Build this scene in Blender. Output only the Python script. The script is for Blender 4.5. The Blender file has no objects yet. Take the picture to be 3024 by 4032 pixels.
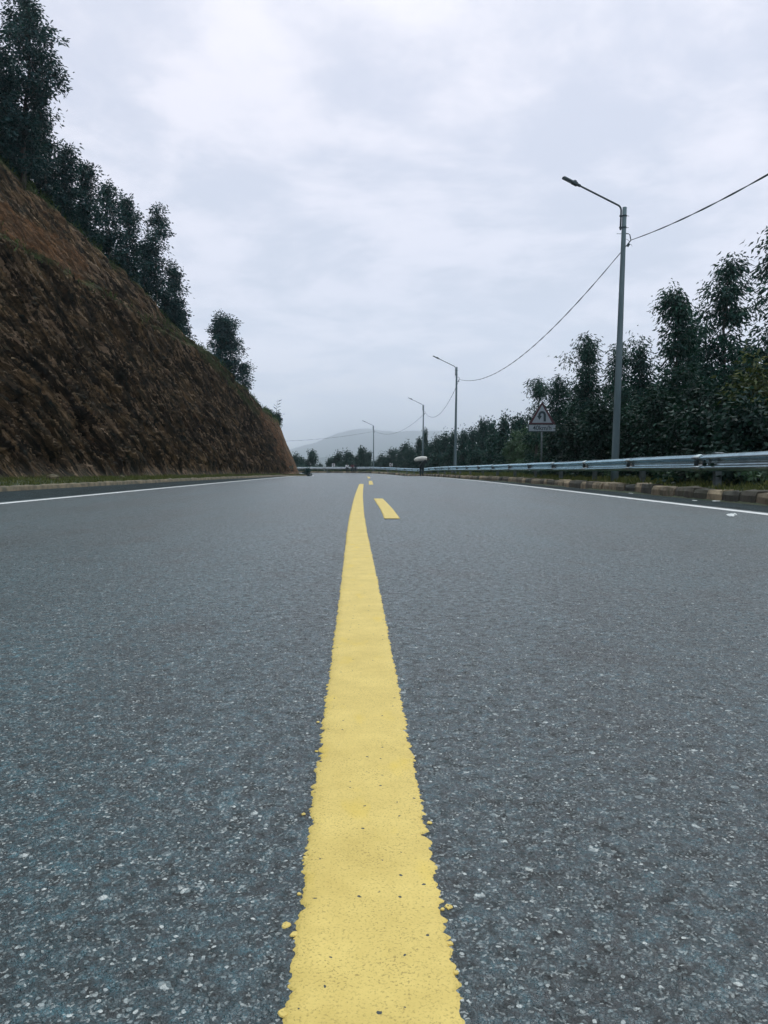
import bpy, bmesh, math, random
import numpy as np
from mathutils import Vector, Matrix, noise as mn

sc = bpy.context.scene
COL = sc.collection
R = math.radians
PI = math.pi

# ------------------------------------------------------------------ camera
F, CX, CY, HORIZ = 3146.0, 1512.0, 2016.0, 1853.0
PITCH = math.atan((CY - HORIZ) / F)
CAMZ = 0.465
cam = bpy.data.cameras.new('camera')
cam.sensor_fit = 'VERTICAL'
cam.sensor_height = 36.0
cam.lens = 36.0 * F / 4032.0
cam.clip_start = 0.05
cam.clip_end = 40000
camo = bpy.data.objects.new('camera', cam)
camo.location = (0, 0, CAMZ)
camo.rotation_euler = (PI / 2 - PITCH, 0, 0)
COL.objects.link(camo)
sc.camera = camo

# ------------------------------------------------------------------ world
SUN_EL, SUN_AZ = R(58), R(25)          # azimuth measured from +Y towards +X
w = bpy.data.worlds.new('World')
sc.world = w
w.use_nodes = True
nt = w.node_tree
nt.nodes.clear()


def N(nt, t, **kw):
    n = nt.nodes.new(t)
    for k, v in kw.items():
        if k in n.inputs.keys():
            n.inputs[k].default_value = v
        else:
            setattr(n, k, v)
    return n


def math_n(nt, op, a, b=None, c=None):
    n = nt.nodes.new('ShaderNodeMath')
    n.operation = op
    for i, v in enumerate((a, b, c)):
        if v is None:
            continue
        if isinstance(v, (int, float)):
            n.inputs[i].default_value = v
        else:
            nt.links.new(v, n.inputs[i])
    return n.outputs[0]


def ramp(nt, fac, stops, interp='LINEAR'):
    n = nt.nodes.new('ShaderNodeValToRGB')
    n.color_ramp.interpolation = interp
    els = n.color_ramp.elements
    while len(els) < len(stops):
        els.new(0.5)
    for e, (p, c) in zip(els, stops):
        e.position = p
        e.color = c if len(c) == 4 else (*c, 1)
    nt.links.new(fac, n.inputs[0])
    return n.outputs[0]


def mixc(nt, fac, a, b, mode='MIX'):
    n = nt.nodes.new('ShaderNodeMix')
    n.data_type = 'RGBA'
    n.blend_type = mode
    for sock, v in ((n.inputs[0], fac), (n.inputs[6], a), (n.inputs[7], b)):
        if isinstance(v, (int, float)):
            sock.default_value = v
        elif isinstance(v, tuple):
            sock.default_value = v if len(v) == 4 else (*v, 1)
        else:
            nt.links.new(v, sock)
    return n.outputs[2]


sky = N(nt, 'ShaderNodeTexSky', sky_type='NISHITA', sun_disc=False, sun_elevation=SUN_EL, sun_rotation=SUN_AZ,
        altitude=1500.0, air_density=1.0, dust_density=2.0)
bg1 = N(nt, 'ShaderNodeBackground', Strength=0.1)
nt.links.new(sky.outputs[0], bg1.inputs[0])
tc = N(nt, 'ShaderNodeTexCoord')
sep = N(nt, 'ShaderNodeSeparateXYZ')
nt.links.new(tc.outputs['Generated'], sep.inputs[0])
zc = math_n(nt, 'MAXIMUM', sep.outputs[2], 0.0)
den = math_n(nt, 'ADD', zc, 0.16)
cmb = N(nt, 'ShaderNodeCombineXYZ')
nt.links.new(math_n(nt, 'DIVIDE', sep.outputs[0], den), cmb.inputs[0])
nt.links.new(math_n(nt, 'DIVIDE', sep.outputs[1], den), cmb.inputs[1])
n1 = N(nt, 'ShaderNodeTexNoise', Scale=1.25, Detail=8.0, Roughness=0.58, Distortion=0.45)
nt.links.new(cmb.outputs[0], n1.inputs['Vector'])
n2 = N(nt, 'ShaderNodeTexNoise', Scale=3.6, Detail=6.0, Roughness=0.55, Distortion=0.25)
nt.links.new(cmb.outputs[0], n2.inputs['Vector'])
nsum = math_n(nt, 'ADD', math_n(nt, 'MULTIPLY', n1.outputs[0], 0.66), math_n(nt, 'MULTIPLY', n2.outputs[0], 0.34))
low = ramp(nt, zc, [(0.0, (1.45, 1.52, 1.72)), (0.10, (0.73, 0.785, 0.91)), (0.22, (0.575, 0.625, 0.735)), (0.42, (0.60, 0.635, 0.755)), (0.62, (0.72, 0.73, 0.83)), (0.8, (1.0, 1.15, 1.22)), (1.0, (1.2, 1.5, 1.58))])
high = ramp(nt, zc, [(0.0, (1.60, 1.65, 1.80)), (0.10, (0.90, 0.915, 1.01)), (0.22, (0.77, 0.785, 0.89)), (0.42, (0.86, 0.845, 0.925)), (0.62, (1.0, 0.965, 1.0)), (0.8, (1.3, 1.42, 1.48)), (1.0, (1.6, 1.9, 1.98))])
fac = ramp(nt, nsum, [(0.42, (0, 0, 0)), (0.58, (1, 1, 1))], 'EASE')
cl = mixc(nt, fac, low, high)
bg2 = N(nt, 'ShaderNodeBackground', Strength=1.06)
nt.links.new(cl, bg2.inputs[0])
mx = N(nt, 'ShaderNodeMixShader')
mx.inputs[0].default_value = 0.94
nt.links.new(bg1.outputs[0], mx.inputs[1])
nt.links.new(bg2.outputs[0], mx.inputs[2])
wo = N(nt, 'ShaderNodeOutputWorld')
nt.links.new(mx.outputs[0], wo.inputs[0])

# ------------------------------------------------------------------ sun (overcast: weak and very soft)
sl = bpy.data.lights.new('sun', 'SUN')
sl.energy = 0.7
sl.angle = R(25)
sl.color = (1.0, 0.97, 0.92)
so = bpy.data.objects.new('sun', sl)
sd = Vector((math.sin(SUN_AZ) * math.cos(SUN_EL), math.cos(SUN_AZ) * math.cos(SUN_EL), math.sin(SUN_EL)))
so.rotation_euler = (-sd).to_track_quat('-Z', 'Y').to_euler()
so.location = (0, 0, 60)
COL.objects.link(so)

sc.view_settings.view_transform = 'Standard'
sc.view_settings.look = 'None'
sc.view_settings.exposure = 0.12
sc.view_settings.gamma = 1.0
sc.render.engine = 'CYCLES'
sc.cycles.use_denoising = True
sc.cycles.denoising_prefilter = 'ACCURATE'
sc.cycles.max_bounces = 6
sc.cycles.volume_bounces = 2
sc.cycles.transparent_max_bounces = 8


# ------------------------------------------------------------------ pixel helpers (photo pixels -> world)
def ray(px, py):
    x, u = (px - CX) / F, (CY - py) / F
    return np.array([x, math.cos(PITCH) + u * math.sin(PITCH), u * math.cos(PITCH) - math.sin(PITCH)])


def gp(px, py, z=0.0):
    d = ray(px, py)
    s = (z - CAMZ) / d[2]
    return d[0] * s, d[1] * s


def at(px, py, Y):
    d = ray(px, py)
    s = Y / d[1]
    return Vector((d[0] * s, Y, CAMZ + d[2] * s))


def sm(x, a, b):
    t = np.clip((x - a) / (b - a), 0, 1)
    return t * t * (3 - 2 * t)


def zg(y):
    """height of the road surface along its length: a faint dip, then a rise into the bend"""
    return -0.10 * sm(y, 66, 79) + 0.27 * sm(y, 80, 104)


# ------------------------------------------------------------------ mesh helpers
class MB:
    def __init__(s):
        s.v, s.f = [], []

    def add(s, vs, fs):
        b = len(s.v)
        s.v += [tuple(v) for v in vs]
        s.f += [tuple(b + i for i in f) for f in fs]
        return s

    def box(s, c, d, rot=None, taper=1.0):
        x, y, z = (k / 2 for k in d)
        vs = [Vector((sx * x * (taper if sz > 0 else 1), sy * y * (taper if sz > 0 else 1), sz * z)) for sz in (-1, 1) for sx, sy in ((-1, -1), (1, -1), (1, 1), (-1, 1))]
        if rot is not None:
            vs = [rot @ v for v in vs]
        vs = [v + Vector(c) for v in vs]
        return s.add(vs, [(3, 2, 1, 0), (4, 5, 6, 7), (0, 1, 5, 4), (1, 2, 6, 5), (2, 3, 7, 6), (3, 0, 4, 7)])

    def tube(s, path, rad, n=8, cap=True):
        path = [Vector(p) for p in path]
        if not hasattr(rad, '__len__'):
            rad = [rad] * len(path)
        rings = []
        up = Vector((0.03, 0.02, 1))
        for i, p in enumerate(path):
            t = (path[min(i + 1, len(path) - 1)] - path[max(i - 1, 0)]).normalized()
            a = up if abs(t.z) < 0.9 else Vector((1, 0.02, 0.03))
            u = t.cross(a).normalized()
            v = t.cross(u)
            rings.append([p + (u * math.cos(2 * PI * k / n) + v * math.sin(2 * PI * k / n)) * rad[i] for k in range(n)])
        vs = [q for r in rings for q in r]
        fs = []
        for i in range(len(path) - 1):
            for k in range(n):
                a, b = i * n + k, i * n + (k + 1) % n
                fs.append((a, b, b + n, a + n))
        if cap:
            fs.append(tuple(range(n - 1, -1, -1)))
            fs.append(tuple((len(path) - 1) * n + k for k in range(n)))
        return s.add(vs, fs)

    def ellipsoid(s, c, r, rot=None, nu=14, nv=9, jit=0, seed=0):
        rn = random.Random(seed)
        vs = [Vector((0, 0, -1))]
        for j in range(1, nv):
            th = PI * j / nv - PI / 2
            for i in range(nu):
                ph = 2 * PI * i / nu
                vs.append(Vector((math.cos(th) * math.cos(ph), math.cos(th) * math.sin(ph), math.sin(th))) * (1 + rn.uniform(-jit, jit)))
        vs.append(Vector((0, 0, 1)))
        vs = [Vector((v.x * r[0], v.y * r[1], v.z * r[2])) for v in vs]
        if rot is not None:
            vs = [rot @ v for v in vs]
        vs = [v + Vector(c) for v in vs]
        fs = []
        for i in range(nu):
            fs.append((0, 1 + (i + 1) % nu, 1 + i))
            top = len(vs) - 1
            b = 1 + (nv - 2) * nu
            fs.append((top, b + i, b + (i + 1) % nu))
        for j in range(nv - 2):
            for i in range(nu):
                a, b = 1 + j * nu + i, 1 + j * nu + (i + 1) % nu
                fs.append((a, b, b + nu, a + nu))
        return s.add(vs, fs)

    def prism(s, pts, y0, y1):
        """polygon in XZ extruded along Y (front at y0)"""
        n = len(pts)
        vs = [(p[0], y0, p[1]) for p in pts] + [(p[0], y1, p[1]) for p in pts]
        return s.add(vs, [tuple(range(n)), tuple(range(2 * n - 1, n - 1, -1))] + [(i + n, (i + 1) % n + n, (i + 1) % n, i) for i in range(n)])

    def build(s, name, mat, parent=None, smooth=False, bevel=0, recalc=True):
        me = bpy.data.meshes.new(name)
        me.from_pydata(s.v, [], s.f)
        if recalc:
            bm = bmesh.new()
            bm.from_mesh(me)
            bmesh.ops.recalc_face_normals(bm, faces=bm.faces)
            bm.to_mesh(me)
            bm.free()
        return link(name, me, mat, parent, smooth, bevel)


def link(name, me, mat, parent=None, smooth=False, bevel=0):
    if mat:
        me.materials.append(mat)
    if smooth:
        me.polygons.foreach_set('use_smooth', [True] * len(me.polygons))
    o = bpy.data.objects.new(name, me)
    COL.objects.link(o)
    if parent:
        o.parent = parent
    if bevel:
        m = o.modifiers.new('bevel', 'BEVEL')
        m.width = bevel
        m.segments = 2
        m.limit_method = 'ANGLE'
    return o


def tag(o, label, cat, group=None, kind=None):
    if label:
        o['label'] = label
    if cat:
        o['category'] = cat
    if group:
        o['group'] = group
    if kind:
        o['kind'] = kind
    return o


def thing(name, loc, label, cat, group=None, rz=0):
    o = bpy.data.objects.new(name, None)
    o.empty_display_size = 0.2
    COL.objects.link(o)
    o.location = loc
    o.rotation_euler = (0, 0, rz)
    return tag(o, label, cat, group)


def copy_tree(o, parent=None):
    c = o.copy()
    COL.objects.link(c)
    if parent:
        c.parent = parent
    for ch in list(o.children):
        copy_tree(ch, c)
    return c


def grid_mesh(name, P, mat, smooth=True, attrs=None, closed=False):
    """P: (n, m, 3) array"""
    n, m, _ = P.shape
    me = bpy.data.meshes.new(name)
    me.vertices.add(n * m)
    me.vertices.foreach_set('co', P.reshape(-1).astype(np.float32))
    i, j = np.meshgrid(np.arange(n - 1), np.arange(m - 1), indexing='ij')
    a = (i * m + j).ravel()
    q = np.stack([a, a + m, a + m + 1, a + 1], 1).astype(np.int32)
    me.loops.add(q.size)
    me.loops.foreach_set('vertex_index', q.ravel())
    me.polygons.add(len(q))
    me.polygons.foreach_set('loop_start', np.arange(0, q.size, 4, dtype=np.int32))
    for k, v in (attrs or {}).items():
        at_ = me.attributes.new(k, 'FLOAT', 'POINT')
        at_.data.foreach_set('value', v.ravel().astype(np.float32))
    me.update(calc_edges=True)
    me.validate()
    return link(name, me, mat, None, smooth)


def quads_mesh(name, V, mat, parent=None, tint=None):
    """V: (n,4,3) separate quads"""
    n = len(V)
    me = bpy.data.meshes.new(name)
    me.vertices.add(n * 4)
    me.vertices.foreach_set('co', V.reshape(-1).astype(np.float32))
    me.loops.add(n * 4)
    me.loops.foreach_set('vertex_index', np.arange(n * 4, dtype=np.int32))
    me.polygons.add(n)
    me.polygons.foreach_set('loop_start', np.arange(0, n * 4, 4, dtype=np.int32))
    if tint is not None:
        a = me.attributes.new('tint', 'FLOAT', 'POINT')
        a.data.foreach_set('value', np.repeat(tint, 4).astype(np.float32))
    me.update(calc_edges=True)
    return link(name, me, mat, parent)


# ------------------------------------------------------------------ materials
def new_mat(name):
    m = bpy.data.materials.new(name)
    m.use_nodes = True
    nt = m.node_tree
    nt.nodes.clear()
    out = nt.nodes.new('ShaderNodeOutputMaterial')
    b = nt.nodes.new('ShaderNodeBsdfPrincipled')
    nt.links.new(b.outputs[0], out.inputs[0])
    return m, nt, b, out


def coords(nt, kind='Object', scale=(1, 1, 1), rot=(0, 0, 0)):
    t = nt.nodes.new('ShaderNodeTexCoord')
    mp = nt.nodes.new('ShaderNodeMapping')
    mp.inputs['Scale'].default_value = scale
    mp.inputs['Rotation'].default_value = rot
    nt.links.new(t.outputs[kind], mp.inputs[0])
    return mp.outputs[0]


def noise_n(nt, vec, scale, detail=4, rough=0.55, dist=0.0):
    n = N(nt, 'ShaderNodeTexNoise', Scale=scale, Detail=float(detail), Roughness=rough, Distortion=dist)
    nt.links.new(vec, n.inputs['Vector'])
    return n.outputs[0]


def bump(nt, b, h, strength, dist):
    n = N(nt, 'ShaderNodeBump', Strength=strength, Distance=dist)
    nt.links.new(h, n.inputs['Height'])
    nt.links.new(n.outputs[0], b.inputs['Normal'])
    return n


def simple(name, c1, c2, scale=8, rough=0.6, metal=0.0, bs=0.0, bd=0.01, stretch=(1, 1, 1), spec=0.5):
    m, nt, b, _ = new_mat(name)
    v = coords(nt, scale=stretch)
    f = noise_n(nt, v, scale, 6, 0.6)
    col = ramp(nt, f, [(0.35, c1), (0.65, c2)])
    nt.links.new(col, b.inputs['Base Color'])
    b.inputs['Roughness'].default_value = rough
    b.inputs['Metallic'].default_value = metal
    b.inputs['Specular IOR Level'].default_value = spec
    b.inputs['Specular Tint'].default_value = (0.62, 0.90, 1.0, 1)
    if bs:
        bump(nt, b, noise_n(nt, v, scale * 4, 5, 0.65), bs, bd)
    return m


def asphalt(name, base, k=1.0, coarse=1.0, rough=0.62, spec=0.6):
    m, nt, b, out = new_mat(name)
    v = coords(nt)
    # the binder film
    big = noise_n(nt, coords(nt, scale=(1.0, 0.35, 1)), 0.35, 5, 0.6)
    mid = noise_n(nt, v, 7, 5, 0.6)
    # chippings of two sizes
    def vor(scale, rnd=1.0):
        n = N(nt, 'ShaderNodeTexVoronoi', Scale=scale, Randomness=rnd)
        n.voronoi_dimensions = '2D'
        nt.links.new(wv, n.inputs['Vector'])
        s = N(nt, 'ShaderNodeSeparateColor')
        nt.links.new(n.outputs['Color'], s.inputs[0])
        return n.outputs['Distance'], s.outputs
    wv_ = N(nt, 'ShaderNodeTexNoise', Scale=90.0, Detail=2.0)
    nt.links.new(v, wv_.inputs['Vector'])
    vm = N(nt, 'ShaderNodeVectorMath', operation='MULTIPLY_ADD')
    nt.links.new(wv_.outputs['Color'], vm.inputs[0])
    vm.inputs[1].default_value = (0.006, 0.006, 0)
    nt.links.new(v, vm.inputs[2])
    wv = vm.outputs[0]
    d1, c1 = vor(165 / coarse)
    d2, c2 = vor(420 / coarse)
    d3, c3 = vor(46 / coarse)
    fine = noise_n(nt, v, 700 / coarse, 3, 0.7)
    # stone masks: worn faces showing through the film
    s1 = ramp(nt, c1[0], [(0.86, (0, 0, 0)), (0.93, (1, 1, 1))])
    e1 = ramp(nt, d1, [(0.30, (1, 1, 1)), (0.42, (0, 0, 0))])
    s2 = ramp(nt, c2[1], [(0.74, (0, 0, 0)), (0.86, (1, 1, 1))])
    s3 = ramp(nt, c3[0], [(0.965, (0, 0, 0)), (0.98, (1, 1, 1))])
    e3 = ramp(nt, d3, [(0.22, (1, 1, 1)), (0.30, (0, 0, 0))])
    st = math_n(nt, 'MULTIPLY', s1, e1)
    st = math_n(nt, 'MAXIMUM', st, math_n(nt, 'MULTIPLY', s2, 0.55))
    st = math_n(nt, 'MAXIMUM', st, math_n(nt, 'MULTIPLY', s3, e3))
    st = math_n(nt, 'MULTIPLY', st, ramp(nt, fine, [(0.30, (0.35,) * 3), (0.62, (1, 1, 1))]))
    film = ramp(nt, mid, [(0.3, tuple(x * 0.75 for x in base)), (0.7, tuple(x * 1.2 for x in base))])
    film = mixc(nt, 1.0, film, ramp(nt, c1[1], [(0.0, (0.55,) * 3), (1.0, (1.35,) * 3)]), 'MULTIPLY')
    film = mixc(nt, 1.0, film, ramp(nt, big, [(0.3, (0.82,) * 3), (0.7, (1.18,) * 3)]), 'MULTIPLY')
    film = mixc(nt, 1.0, film, ramp(nt, fine, [(0.34, (0.35,) * 3), (0.5, (0.9,) * 3), (0.66, (2.0,) * 3)]), 'MULTIPLY')
    film = mixc(nt, 1.0, film, ramp(nt, noise_n(nt, v, 38, 4, 0.7), [(0.36, (0.6,) * 3), (0.64, (1.45,) * 3)]), 'MULTIPLY')
    grain = noise_n(nt, v, 34, 7, 0.78)
    film = mixc(nt, 1.0, film, ramp(nt, grain, [(0.38, (0.25,) * 3), (0.5, (0.9,) * 3), (0.60, (1.85,) * 3)]), 'MULTIPLY')
    lane = ramp(nt, noise_n(nt, coords(nt, scale=(1.0, 0.12, 1)), 1.1, 4, 0.55), [(0.35, (0.66,) * 3), (0.65, (1.3,) * 3)])
    film = mixc(nt, 1.0, film, lane, 'MULTIPLY')
    spot = ramp(nt, noise_n(nt, coords(nt, scale=(1.0, 0.6, 1)), 2.6, 5, 0.6), [(0.53, (1, 1, 1)), (0.66, (0.42,) * 3)])
    film = mixc(nt, 1.0, film, spot, 'MULTIPLY')
    stone = ramp(nt, c1[2], [(0.0, (0.06, 0.095, 0.105)), (0.45, (0.18, 0.225, 0.235)), (1.0, (0.62, 0.64, 0.62))])
    col = mixc(nt, math_n(nt, 'MULTIPLY', st, k), film, stone)
    nt.links.new(col, b.inputs['Base Color'])
    rg_ = math_n(nt, 'ADD', ramp(nt, c1[2], [(0, (rough - 0.12,) * 3), (1, (rough + 0.16,) * 3)]), ramp(nt, grain, [(0.40, (0.42,) * 3), (0.56, (0, 0, 0))]))
    nt.links.new(rg_, b.inputs['Roughness'])
    b.inputs['Specular IOR Level'].default_value = spec
    # relief
    h1 = ramp(nt, d1, [(0.0, (1, 1, 1)), (0.36, (0.93,) * 3), (0.62, (0, 0, 0))], 'EASE')
    h1 = math_n(nt, 'MULTIPLY', h1, ramp(nt, c1[1], [(0.0, (0.15,) * 3), (0.55, (0.75,) * 3), (1, (1, 1, 1))]))
    h1 = math_n(nt, 'MAXIMUM', h1, ramp(nt, mid, [(0.3, (0.30,) * 3), (0.7, (0.62,) * 3)]))
    h2 = ramp(nt, d2, [(0.0, (1, 1, 1)), (0.38, (0.9,) * 3), (0.62, (0, 0, 0))], 'EASE')
    h3 = math_n(nt, 'MULTIPLY', ramp(nt, d3, [(0.0, (1, 1, 1)), (0.42, (0.9,) * 3), (0.62, (0, 0, 0))], 'EASE'), ramp(nt, c3[1], [(0.70, (0, 0, 0)), (0.8, (1, 1, 1))]))
    h = math_n(nt, 'ADD', math_n(nt, 'MULTIPLY', h1, 0.50), math_n(nt, 'MULTIPLY', h2, 0.13))
    h = math_n(nt, 'ADD', h, math_n(nt, 'MULTIPLY', h3, 0.22))
    h = math_n(nt, 'ADD', h, math_n(nt, 'MULTIPLY', fine, 0.05))
    h = math_n(nt, 'ADD', h, math_n(nt, 'MULTIPLY', math_n(nt, 'SUBTRACT', grain, 0.5), 0.25))
    h = math_n(nt, 'ADD', h, math_n(nt, 'MULTIPLY', ramp(nt, mid, [(0.25, (0, 0, 0)), (0.75, (1, 1, 1))]), 0.25))
    ds = N(nt, 'ShaderNodeDisplacement', Midlevel=0.95, Scale=0.0047 * coarse)
    nt.links.new(h, ds.inputs['Height'])
    nt.links.new(ds.outputs[0], out.inputs['Displacement'])
    m.displacement_method = 'BOTH'
    return m


M = {}
M['asphalt'] = asphalt('asphalt', (0.0125, 0.0350, 0.0425), rough=0.27, spec=0.72)
M['shoulder'] = asphalt('shoulder_asphalt', (0.014, 0.024, 0.027), 0.35, 2.2, 0.84, 0.15)


def paint(name, c1, c2, pits=True):
    m, nt, b, _ = new_mat(name)
    v = coords(nt)
    f = noise_n(nt, v, 9, 8, 0.75)
    col = ramp(nt, f, [(0.3, tuple(x * 0.88 for x in c1)), (0.7, c2)])
    grime = ramp(nt, noise_n(nt, v, 330, 4, 0.75), [(0.35, (0.36, 0.34, 0.28)), (0.47, (1, 1, 1))])
    patch = ramp(nt, noise_n(nt, v, 13, 4, 0.6), [(0.42, (0, 0, 0)), (0.68, (1, 1, 1))])
    col = mixc(nt, math_n(nt, 'ADD', math_n(nt, 'MULTIPLY', patch, 0.5), 0.55), col, mixc(nt, 1.0, col, grime, 'MULTIPLY'))
    stain = ramp(nt, noise_n(nt, coords(nt, scale=(1, 0.45, 1)), 14, 3, 0.5), [(0.60, (0, 0, 0)), (0.74, (1, 1, 1))])
    if pits:
        col = mixc(nt, math_n(nt, 'MULTIPLY', stain, 0.55), col, (0.66, 0.46, 0.05))
        vo = N(nt, 'ShaderNodeTexVoronoi', Scale=42.0)
        vo.voronoi_dimensions = '2D'
        pw = N(nt, 'ShaderNodeTexNoise', Scale=150.0, Detail=3.0)
        nt.links.new(v, pw.inputs['Vector'])
        pa = N(nt, 'ShaderNodeVectorMath', operation='MULTIPLY_ADD')
        nt.links.new(pw.outputs['Color'], pa.inputs[0])
        pa.inputs[1].default_value = (0.005, 0.007, 0)
        nt.links.new(v, pa.inputs[2])
        nt.links.new(pa.outputs[0], vo.inputs['Vector'])
        s = N(nt, 'ShaderNodeSeparateColor')
        nt.links.new(vo.outputs['Color'], s.inputs[0])
        rad = math_n(nt, 'MULTIPLY', s.outputs[1], 0.075)
        pit = math_n(nt, 'MULTIPLY', math_n(nt, 'GREATER_THAN', s.outputs[0], 0.84), math_n(nt, 'LESS_THAN', vo.outputs['Distance'], math_n(nt, 'ADD', rad, 0.03)))
        col = mixc(nt, pit, col, (0.03, 0.04, 0.04))
    nt.links.new(col, b.inputs['Base Color'])
    b.inputs['Roughness'].default_value = 0.65
    bump(nt, b, math_n(nt, 'ADD', noise_n(nt, v, 260, 4, 0.7), math_n(nt, 'MULTIPLY', noise_n(nt, v, 40, 3, 0.6), 0.5)), 0.22, 0.002)
    return m


M['yellow'] = paint('yellow_road_paint', (0.60, 0.435, 0.105), (0.69, 0.52, 0.150))
M['white_line'] = paint('white_road_paint', (0.66, 0.66, 0.66), (0.80, 0.80, 0.80), False)
M['galv'] = simple('galvanised_steel', (0.33, 0.36, 0.375), (0.46, 0.49, 0.505), 2.2, 0.27, 0.85, 0.12, 0.004, (1, 1, 1))
M['galv_dark'] = simple('weathered_steel', (0.07, 0.085, 0.09), (0.13, 0.15, 0.155), 9, 0.6, 0.4, 0.1, 0.003)
M['concrete_pole'] = simple('grey_concrete_pole', (0.075, 0.11, 0.125), (0.13, 0.17, 0.185), 4, 0.75, 0.0, 0.2, 0.004, (1, 1, 0.15))
M['dark_metal'] = simple('dark_painted_metal', (0.018, 0.026, 0.03), (0.035, 0.045, 0.05), 6, 0.5, 0.2)
M['lamp_lens'] = simple('lamp_glass', (0.10, 0.12, 0.13), (0.16, 0.18, 0.19), 6, 0.2)
M['cable'] = simple('black_cable', (0.03, 0.045, 0.05), (0.06, 0.08, 0.085), 12, 0.6)
M['sign_white'] = simple('white_sign_face', (0.19, 0.225, 0.255), (0.24, 0.275, 0.305), 3, 0.55)
M['sign_red'] = simple('red_sign_border', (0.042, 0.009, 0.012), (0.058, 0.012, 0.015), 5, 0.5)
M['sign_black'] = simple('black_sign_symbol', (0.012, 0.02, 0.025), (0.02, 0.03, 0.035), 5, 0.5)
M['chev_white'] = simple('white_chevron_board', (0.42, 0.44, 0.46), (0.55, 0.56, 0.58), 3, 0.5)
M['litter'] = simple('white_paper', (0.72, 0.72, 0.70), (0.82, 0.82, 0.80), 20, 0.7)
M['sack'] = simple('pale_woven_sack', (0.50, 0.48, 0.44), (0.64, 0.61, 0.57), 5, 0.8, 0, 0.4, 0.02)
M['cloth_dark'] = simple('dark_cloth', (0.006, 0.010, 0.012), (0.014, 0.02, 0.022), 9, 0.85, 0, 0.4, 0.02)
M['cloth_trouser'] = simple('dark_trousers', (0.008, 0.012, 0.016), (0.016, 0.022, 0.028), 9, 0.85, 0, 0.4, 0.02)
M['cloth_white'] = simple('white_shirt', (0.55, 0.56, 0.58), (0.68, 0.68, 0.70), 9, 0.85)
M['cloth_red'] = simple('faded_red_top', (0.10, 0.03, 0.035), (0.15, 0.05, 0.055), 9, 0.85)
M['skin'] = simple('dark_brown_skin', (0.035, 0.02, 0.014), (0.05, 0.03, 0.02), 12, 0.5)
M['hair'] = simple('black_hair', (0.006, 0.007, 0.008), (0.012, 0.013, 0.014), 30, 0.7)
M['bark'] = simple('grey_brown_bark', (0.045, 0.042, 0.036), (0.11, 0.10, 0.088), 6, 0.85, 0, 0.5, 0.03, (1, 1, 0.25))
M['stalk'] = simple('green_stalk', (0.04, 0.06, 0.025), (0.07, 0.09, 0.04), 6, 0.7)
M['soil_ground'] = None


def leaf_mat(name, dark, light, rough=0.5, trans=0.15):
    m, nt, b, out = new_mat(name)
    a = N(nt, 'ShaderNodeAttribute', attribute_name='tint')
    oi = N(nt, 'ShaderNodeObjectInfo')
    f = math_n(nt, 'ADD', math_n(nt, 'MULTIPLY', a.outputs['Fac'], 0.8), math_n(nt, 'MULTIPLY', oi.outputs['Random'], 0.2))
    col = ramp(nt, f, [(0.0, dark), (0.6, tuple((x + y) / 2 for x, y in zip(dark, light))), (1.0, light)])
    nt.links.new(col, b.inputs['Base Color'])
    b.inputs['Roughness'].default_value = rough
    b.inputs['Specular IOR Level'].default_value = 0.18
    tr = N(nt, 'ShaderNodeBsdfTranslucent')
    nt.links.new(mixc(nt, 1.0, col, (1.1, 1.3, 0.6), 'MULTIPLY'), tr.inputs[0])
    mxs = N(nt, 'ShaderNodeMixShader')
    mxs.inputs[0].default_value = trans
    nt.links.new(b.outputs[0], mxs.inputs[1])
    nt.links.new(tr.outputs[0], mxs.inputs[2])
    nt.links.new(mxs.outputs[0], out.inputs[0])
    return m


M['leaf'] = leaf_mat('dark_gum_leaves', (0.004, 0.028, 0.028), (0.030, 0.095, 0.068))
M['leaf_ridge'] = leaf_mat('blue_green_gum_leaves', (0.004, 0.030, 0.036), (0.024, 0.080, 0.080))
M['leaf_far'] = leaf_mat('far_tree_leaves', (0.004, 0.032, 0.032), (0.020, 0.070, 0.054))
M['leaf_deep'] = leaf_mat('deep_green_shrub_leaves', (0.004, 0.019, 0.018), (0.020, 0.058, 0.042))
M['leaf_light'] = leaf_mat('light_shrub_leaves', (0.03, 0.07, 0.045), (0.09, 0.15, 0.085))
M['leaf_yellow'] = leaf_mat('yellowing_leaves', (0.008, 0.035, 0.022), (0.10, 0.11, 0.03))
M['grass'] = leaf_mat('verge_grass_blades', (0.035, 0.055, 0.018), (0.16, 0.16, 0.055), 0.6, 0.2)
M['grass_green'] = leaf_mat('bank_grass_blades', (0.02, 0.05, 0.016), (0.07, 0.11, 0.035), 0.6, 0.2)


def ground_material():
    m, nt, b, _ = new_mat('earth_and_grass')
    v = coords(nt)
    f = noise_n(nt, v, 1.4, 7, 0.65)
    col = ramp(nt, f, [(0.3, (0.022, 0.036, 0.018)), (0.5, (0.05, 0.06, 0.026)), (0.66, (0.10, 0.085, 0.045))])
    far = ramp(nt, noise_n(nt, v, 0.02, 6, 0.6), [(0.3, (0.02, 0.045, 0.03)), (0.7, (0.04, 0.07, 0.04))])
    col = mixc(nt, 0.35, col, far)
    nt.links.new(col, b.inputs['Base Color'])
    b.inputs['Roughness'].default_value = 0.9
    bump(nt, b, noise_n(nt, v, 18, 6, 0.7), 0.6, 0.05)
    return m


M['ground'] = ground_material()


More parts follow.
